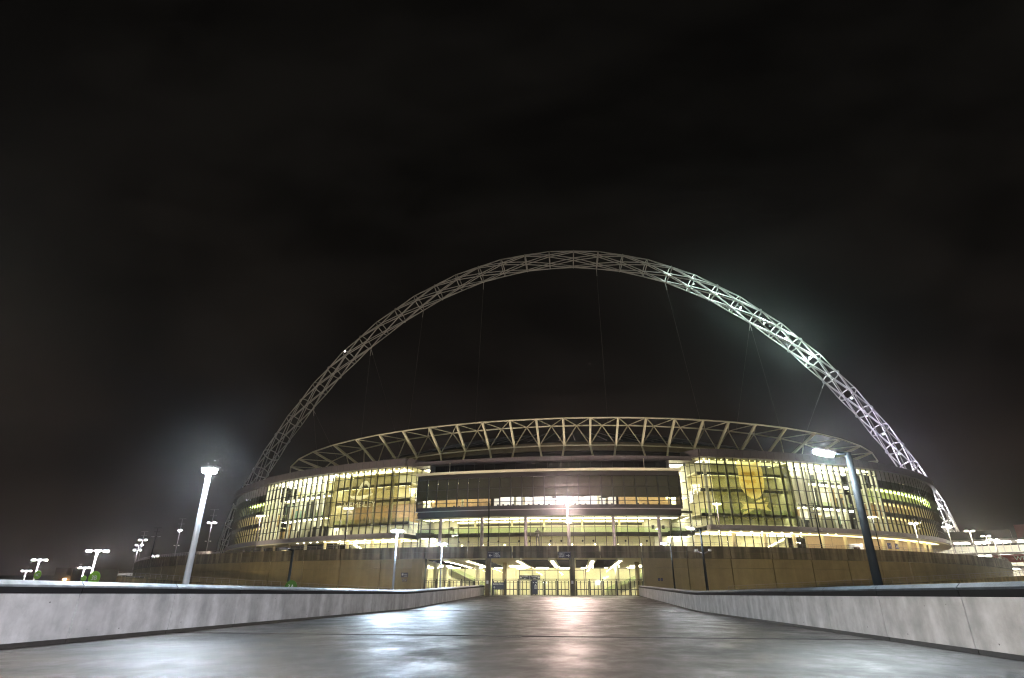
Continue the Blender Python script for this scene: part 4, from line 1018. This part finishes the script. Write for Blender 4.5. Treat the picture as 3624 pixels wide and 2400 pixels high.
s6 = board('wall_sign', 'navy notice with a white hand symbol on the wall left of the entrance', -31.3, -29.98, 120.25, 4.39, 5.25, NAVY)
b = MB(); b.tube((-31.0, 120.17, 4.88), (-31.0, 120.195, 4.88), .17, 14); b.build('hand_symbol', WHITEP, s6)
for i in range(3): strut('finger', (-31.08+.08*i, 120.17, 4.95), (-31.12+.12*i, 120.17, 5.16), .03, WHITEP, s6)
for z in (4.95, 4.80, 4.56): block('text_line', -30.7, -30.08, 120.18, 120.195, z, z+.07, WHITEP, s6)
for x in (-31.03, -30.50):
    q = board('wall_sign', 'small square pictogram sign under the hand notice, '+('left' if x < -30.8 else 'right')+' one', x, x+.40, 120.25, 3.63, 4.14, NAVY)
    strut('pictogram', (x+.1, 120.18, 3.75), (x+.3, 120.18, 4.02), .03, WHITEP, q, 'box')
for x in (18.1, 18.6):
    q = board('wall_sign', 'small square blue pictogram sign on the wall right of the entrance, '+('left' if x < 18.3 else 'right')+' one', x, x+.38, 119.0, 3.78, 4.28, NAVY)
    block('pictogram', x+.12, x+.26, 118.92, 118.945, 3.9, 4.15, BLUE, q)
hs = root('entrance_sign', up(E(42.3, -1.4), 9), 'blue and white letter H sign wrapped around columns at the right end', 'sign')
for t, wd in ((41.4, 1.7), (43.0, 1.4)):
    a = E(t-.45, -1.4); c_ = E(t+.45, -1.4); rz = atan2(c_[1]-a[1], c_[0]-a[0]); q = (a+c_)/2
    d = V((cos(rz), sin(rz), 0)); nr = V((d[1], -d[0], 0))
    bar('board', (q[0], q[1], 14.1), d*wd, nr*.1, (0, 0, 1.5), BLUE, hs); bar('stripe', (q[0], q[1], 13.18), d*wd, nr*.1, (0, 0, .26), YEL, hs)
    bar('board', (q[0], q[1], 11.6), d*wd, nr*.1, (0, 0, 2.6), BLUE, hs); bar('stripe', (q[0]+nr[0]*.06, q[1]+nr[1]*.06, 11.2), d*wd, nr*.03, (0, 0, .14), WHITEP, hs)
    bar('board', (q[0], q[1], 9.6), d*wd, nr*.1, (0, 0, 1.2), BLUE, hs)
    text('lettering', 'H', 1.5, (q[0]+nr[0]*.08, q[1]+nr[1]*.08, 14.1), WHITEP, hs, rz, .95)
kb = root('kiosk', (60, 150, 8.95), 'dark red banner barrier on the terrace below the bright right glass', 'banner')
block('barrier_panel', 55, 66, 149.9, 150.1, 8.95, 11.3, RED, kb); block('menu_board', 66.4, 69.4, 149.9, 150.2, 8.95, 12.4, WHITEP, kb); block('menu_poster', 67.2, 68.6, 149.8, 149.9, 9.6, 11.8, BRICK, kb)
for i in range(7): block('barrier_print', 56+i*1.4, 56.9+i*1.4, 149.8, 149.9, 10.2, 10.9, mat('pale_red_print', (.55, .30, .30), .6) if i == 0 else bpy.data.materials['pale_red_print'], kb)

# ------------------------------------------------------------------ statue
def body_mesh(name, joints, edges, sub=2):
    me = bpy.data.meshes.new(name); keys = list(joints); me.from_pydata([joints[k][0] for k in keys], [(keys.index(a), keys.index(c_)) for a, c_ in edges], [])
    o = bpy.data.objects.new(name, me); col.objects.link(o)
    md = o.modifiers.new('skin', 'SKIN'); md.use_smooth_shade = True
    for i, k in enumerate(keys):
        r_ = joints[k][1]; r_ = r_ if isinstance(r_, tuple) else (r_, r_)
        me.skin_vertices[0].data[i].radius = r_; me.skin_vertices[0].data[i].use_root = (k == 'pelvis')
    s_ = o.modifiers.new('sub', 'SUBSURF'); s_.levels = sub; s_.render_levels = sub
    bpy.context.view_layer.update()
    out = bpy.data.meshes.new_from_object(o.evaluated_get(bpy.context.evaluated_depsgraph_get()))
    bpy.data.objects.remove(o); bpy.data.meshes.remove(me)
    for p_ in out.polygons: p_.use_smooth = True
    return out
def person_joints(armpose='down', lean=0, step=.10):
    J = {'pelvis': ((0, 0, .95), (.155, .11)), 'waist': ((0, 0, 1.10), (.135, .095)), 'chest': ((0, 0, 1.30), (.17, .11)), 'neckb': ((0, 0, 1.46), (.075, .07)), 'neck': ((0, -.01, 1.53), .05),
         'head': ((0, -.03, 1.63), (.075, .09)), 'crown': ((0, -.02, 1.73), (.07, .085)),
         'hl': ((-.10, 0, .90), .095), 'kl': ((-.11, -step*.4, .50), .065), 'al': ((-.12, step*.3, .09), .045), 'fl': ((-.13, -.12+step*.3, .035), .04),
         'hr': ((.10, 0, .90), .095), 'kr': ((.12, -.03, .50), .065), 'ar': ((.14, .02, .09), .045), 'fr': ((.17, -.12, .035), .04),
         'sl': ((-.20, 0, 1.42), .062), 'sr': ((.20, 0, 1.42), .062)}
    Ed = [('pelvis', 'waist'), ('waist', 'chest'), ('chest', 'neckb'), ('neckb', 'neck'), ('neck', 'head'), ('head', 'crown'), ('pelvis', 'hl'), ('hl', 'kl'), ('kl', 'al'), ('al', 'fl'), ('pelvis', 'hr'), ('hr', 'kr'), ('kr', 'ar'), ('ar', 'fr'), ('neckb', 'sl'), ('neckb', 'sr')]
    if armpose == 'folded':
        J.update({'el': ((-.30, -.06, 1.16), .048), 'wl': ((-.05, -.22, 1.20), .038), 'nl': ((.10, -.20, 1.23), .034), 'er': ((.30, -.06, 1.17), .048), 'wr': ((.05, -.24, 1.25), .038), 'nr': ((-.10, -.20, 1.28), .034)})
    else:
        J.update({'el': ((-.27, .03, 1.15), .045), 'wl': ((-.27, -.06, .92), .034), 'nl': ((-.26, -.09, .80), .03), 'er': ((.27, .03, 1.15), .045), 'wr': ((.27, -.07, .93), .034), 'nr': ((.26, -.10, .81), .03)})
    Ed += [('sl', 'el'), ('el', 'wl'), ('wl', 'nl'), ('sr', 'er'), ('er', 'wr'), ('wr', 'nr')]
    return J, Ed
stt = root('statue', (-5.5, 140, 8.95), 'bronze statue of a standing man with folded arms before the lit glass', 'statue')
J, Ed = person_joints('folded'); sm = body_mesh('bronze_figure', J, Ed); sm.materials.clear()
link('bronze_figure', sm, BRONZE, stt, Matrix.Translation(V((-5.5, 140, 11.52))) @ Matrix.Rotation(radians(-6), 4, 'Z') @ Matrix.Diagonal((2.3, 2.3, 2.3, 1)))
b = MB(); b.box(-6.7, -4.3, 138.9, 141.1, 8.95, 11.3); b.build('plinth', PARA, stt); block('plinth_cap', -6.4, -4.6, 139.2, 140.8, 11.3, 11.55, BRONZE, stt)
# visitors inside, tiny silhouettes
J, Ed = person_joints('down'); pm0 = body_mesh('person', J, Ed, 1); pm0.materials.clear()
pms = []
for m in CLOTH: q = pm0.copy(); q.materials.append(m); pms.append(q)
spots_ = [(t, o, ROWL[0]-.1, 'standing visitor behind the lowest glass row of the left facade') for t, o in ((-28.2, -1.5), (-29.5, -1.7), (-30.6, -1.4), (-31.1, -2.2), (-31.9, -1.6), (-33.2, -2.0), (-25.9, -1.6), (-24.9, -2.0))]
spots_ += [(t, o, ROWL[1]+.9, 'standing visitor at the balustrade behind the left banner') for t, o in ((-21.0, -3.0), (-21.6, -3.2), (-23.9, -3.0), (-24.6, -3.1), (-25.3, -3.3))]
spots_ += [(t, o, ROWR[0]-.1, 'standing visitor behind the lowest glass row of the right facade') for t, o in ((28.5, -1.8), (30.9, -1.5), (33.4, -1.7), (35.8, -1.5))]
spots_ += [(t, o, 15.9, 'standing visitor on the upper floor of the central glass hall') for t, o in ((-12.5, -3.6), (-8.0, -3.5), (-2.2, -3.8), (5.4, -3.6))]
spots_.sort()
cnt = {}
for i, (t, o, z, lab) in enumerate(spots_):
    cnt[lab] = cnt.get(lab, -1)+1; lab0 = lab; lab = lab.replace('standing', ORD[cnt[lab0]]+' standing').replace('visitor', 'visitor from the left', 1)
    q = E(t, o); s_ = random.uniform(.95, 1.05)
    ob = link('person', pms[i % 3], None, None, Matrix.Translation(V((q[0], q[1], z))) @ Matrix.Rotation(random.uniform(-2, 2), 4, 'Z') @ Matrix.Scale(s_, 4))
    ob['label'] = lab; ob['category'] = 'person'; ob['group'] = 'visitors '+('in the left facade' if t < -18 else 'in the right facade' if t > 15 else 'in the central hall')+(' upstairs' if z > 18 and t < -18 else '')

# ------------------------------------------------------------------ far buildings
fb = root('car_park_building', (175, 262, -7), 'brightly lit open storey building at the far right beyond the podium', 'building')
import itertools
ux, uy = V((.83, -.56, 0)), V((.56, .83, 0))
def fp(a, d, z): q = V((130, 245, 0))+ux*a+uy*d; return (q[0], q[1], z)
L_FB = emat('storey_lamp', (1, .96, .82), 75)
for z in (1.5, 6.0, 10.5, 15.0, 19.5):
    c_ = fp(45, 9, z); bar('floor_deck', c_, ux*92, uy*20, (0, 0, .6), GREYM, fb)
    if z < 19:
        for a in range(2, 92, 6):
            bar('deck_lamp', fp(a, 3, z+4.08), ux*4.4, uy*.4, (0, 0, .1), L_FB, fb); bar('deck_lamp', fp(a, 10, z+4.08), ux*4.4, uy*.4, (0, 0, .1), L_FB, fb)
    for a in range(0, 92, 2):
        if z < 19: bar('facade_strip', fp(a, -.6, z+2.4), ux*.30, uy*.2, (0, 0, 3.9), STEELW if a % 6 else GREYM, fb)
bar('rear_wall', fp(45, 16, 9.5), ux*92, uy*.4, (0, 0, 18), WHITE, fb)
bar('banner', fp(34, -1.6, 13.2), ux*24, uy*.2, (0, 0, 2.6), RED, fb)
text('lettering', 'WEMBLEY', 2.0, fp(32.5, -1.8, 13.1), WHITEP, fb, atan2(ux[1], ux[0]), 1.05)
q0 = fp(24.3, -1.8, 14.1); q1 = fp(24.3, -1.8, 12.3)
strut('arrow', q0, q1, .12, WHITEP, fb, 'box')
for s in (-1, 1): strut('arrow', q1, fp(24.3+s*.9, -1.8, 13.2), .12, WHITEP, fb, 'box')
bar('roof_plant', fp(16, 8, 21.2), ux*26, uy*10, (0, 0, 3.6), DARKM, fb)
bar('roof_sign', fp(36, 0, 21.6), ux*11, uy*.5, (0, 0, 5.0), mat('faded_red_sign', (.32, .14, .15), .6), fb)
hotel = root('low_building', (-128, 150, -7), 'low dark brick building with two orange wall lamps at the far left', 'building')
block('wall', -150, -112, 150, 170, -7, 4.3, BRICK, hotel); block('roof', -150.4, -111.6, 149.6, 170.4, 4.31, 5.5, DARKM, hotel); block('plant_room', -134.2, -130.8, 152, 160, 5.51, 7.5, BOXD, hotel)
for x in (-128.6, -126.2):
    b = MB(); b.box(x-.25, x+.25, 149.2, 149.58, 4.45, 4.7); b.build('wall_lamp', L_ORANGE, hotel)
    pt('wall_lamp_light', (x, 148.8, 4.1), (1, .5, .18), 350, .2)
cab = root('plant_cabinet', (-99, 160, 8.95), 'dark box shaped cabin on the podium behind the nearest left lamp post', 'cabin')
block('cabin_wall', -102, -95.5, 158, 162, 8.95, 11.6, BOXD, cab); block('cabin_roof', -102.2, -95.3, 157.8, 162.2, 11.61, 11.8, DARKM, cab)
blk = root('stair_tower', (-100, 128, -7), 'dark boxy stair tower at the far end of the left ramp', 'building')
block('wall', -104, -99, 123, 130, -7, 6.2, BOXD, blk); block('door', -103, -101, 122.9, 123.0, -3, 1.2, GREENW, blk)

# ------------------------------------------------------------------ night mist
b = MB(); b.box(-620, 620, -60, 420, -8, 135); hz = b.build('haze', None, kind='stuff')
hm = bpy.data.materials.new('haze'); hm.use_nodes = True; t = hm.node_tree; t.nodes.clear()
pv = nd(t, 'ShaderNodeVolumePrincipled'); pv.inputs['Color'].default_value = (.9, .9, .92, 1); pv.inputs['Density'].default_value = .00036; pv.inputs['Anisotropy'].default_value = .93
ho = nd(t, 'ShaderNodeOutputMaterial'); t.links.new(pv.outputs[0], ho.inputs['Volume']); hz.data.materials.append(hm)
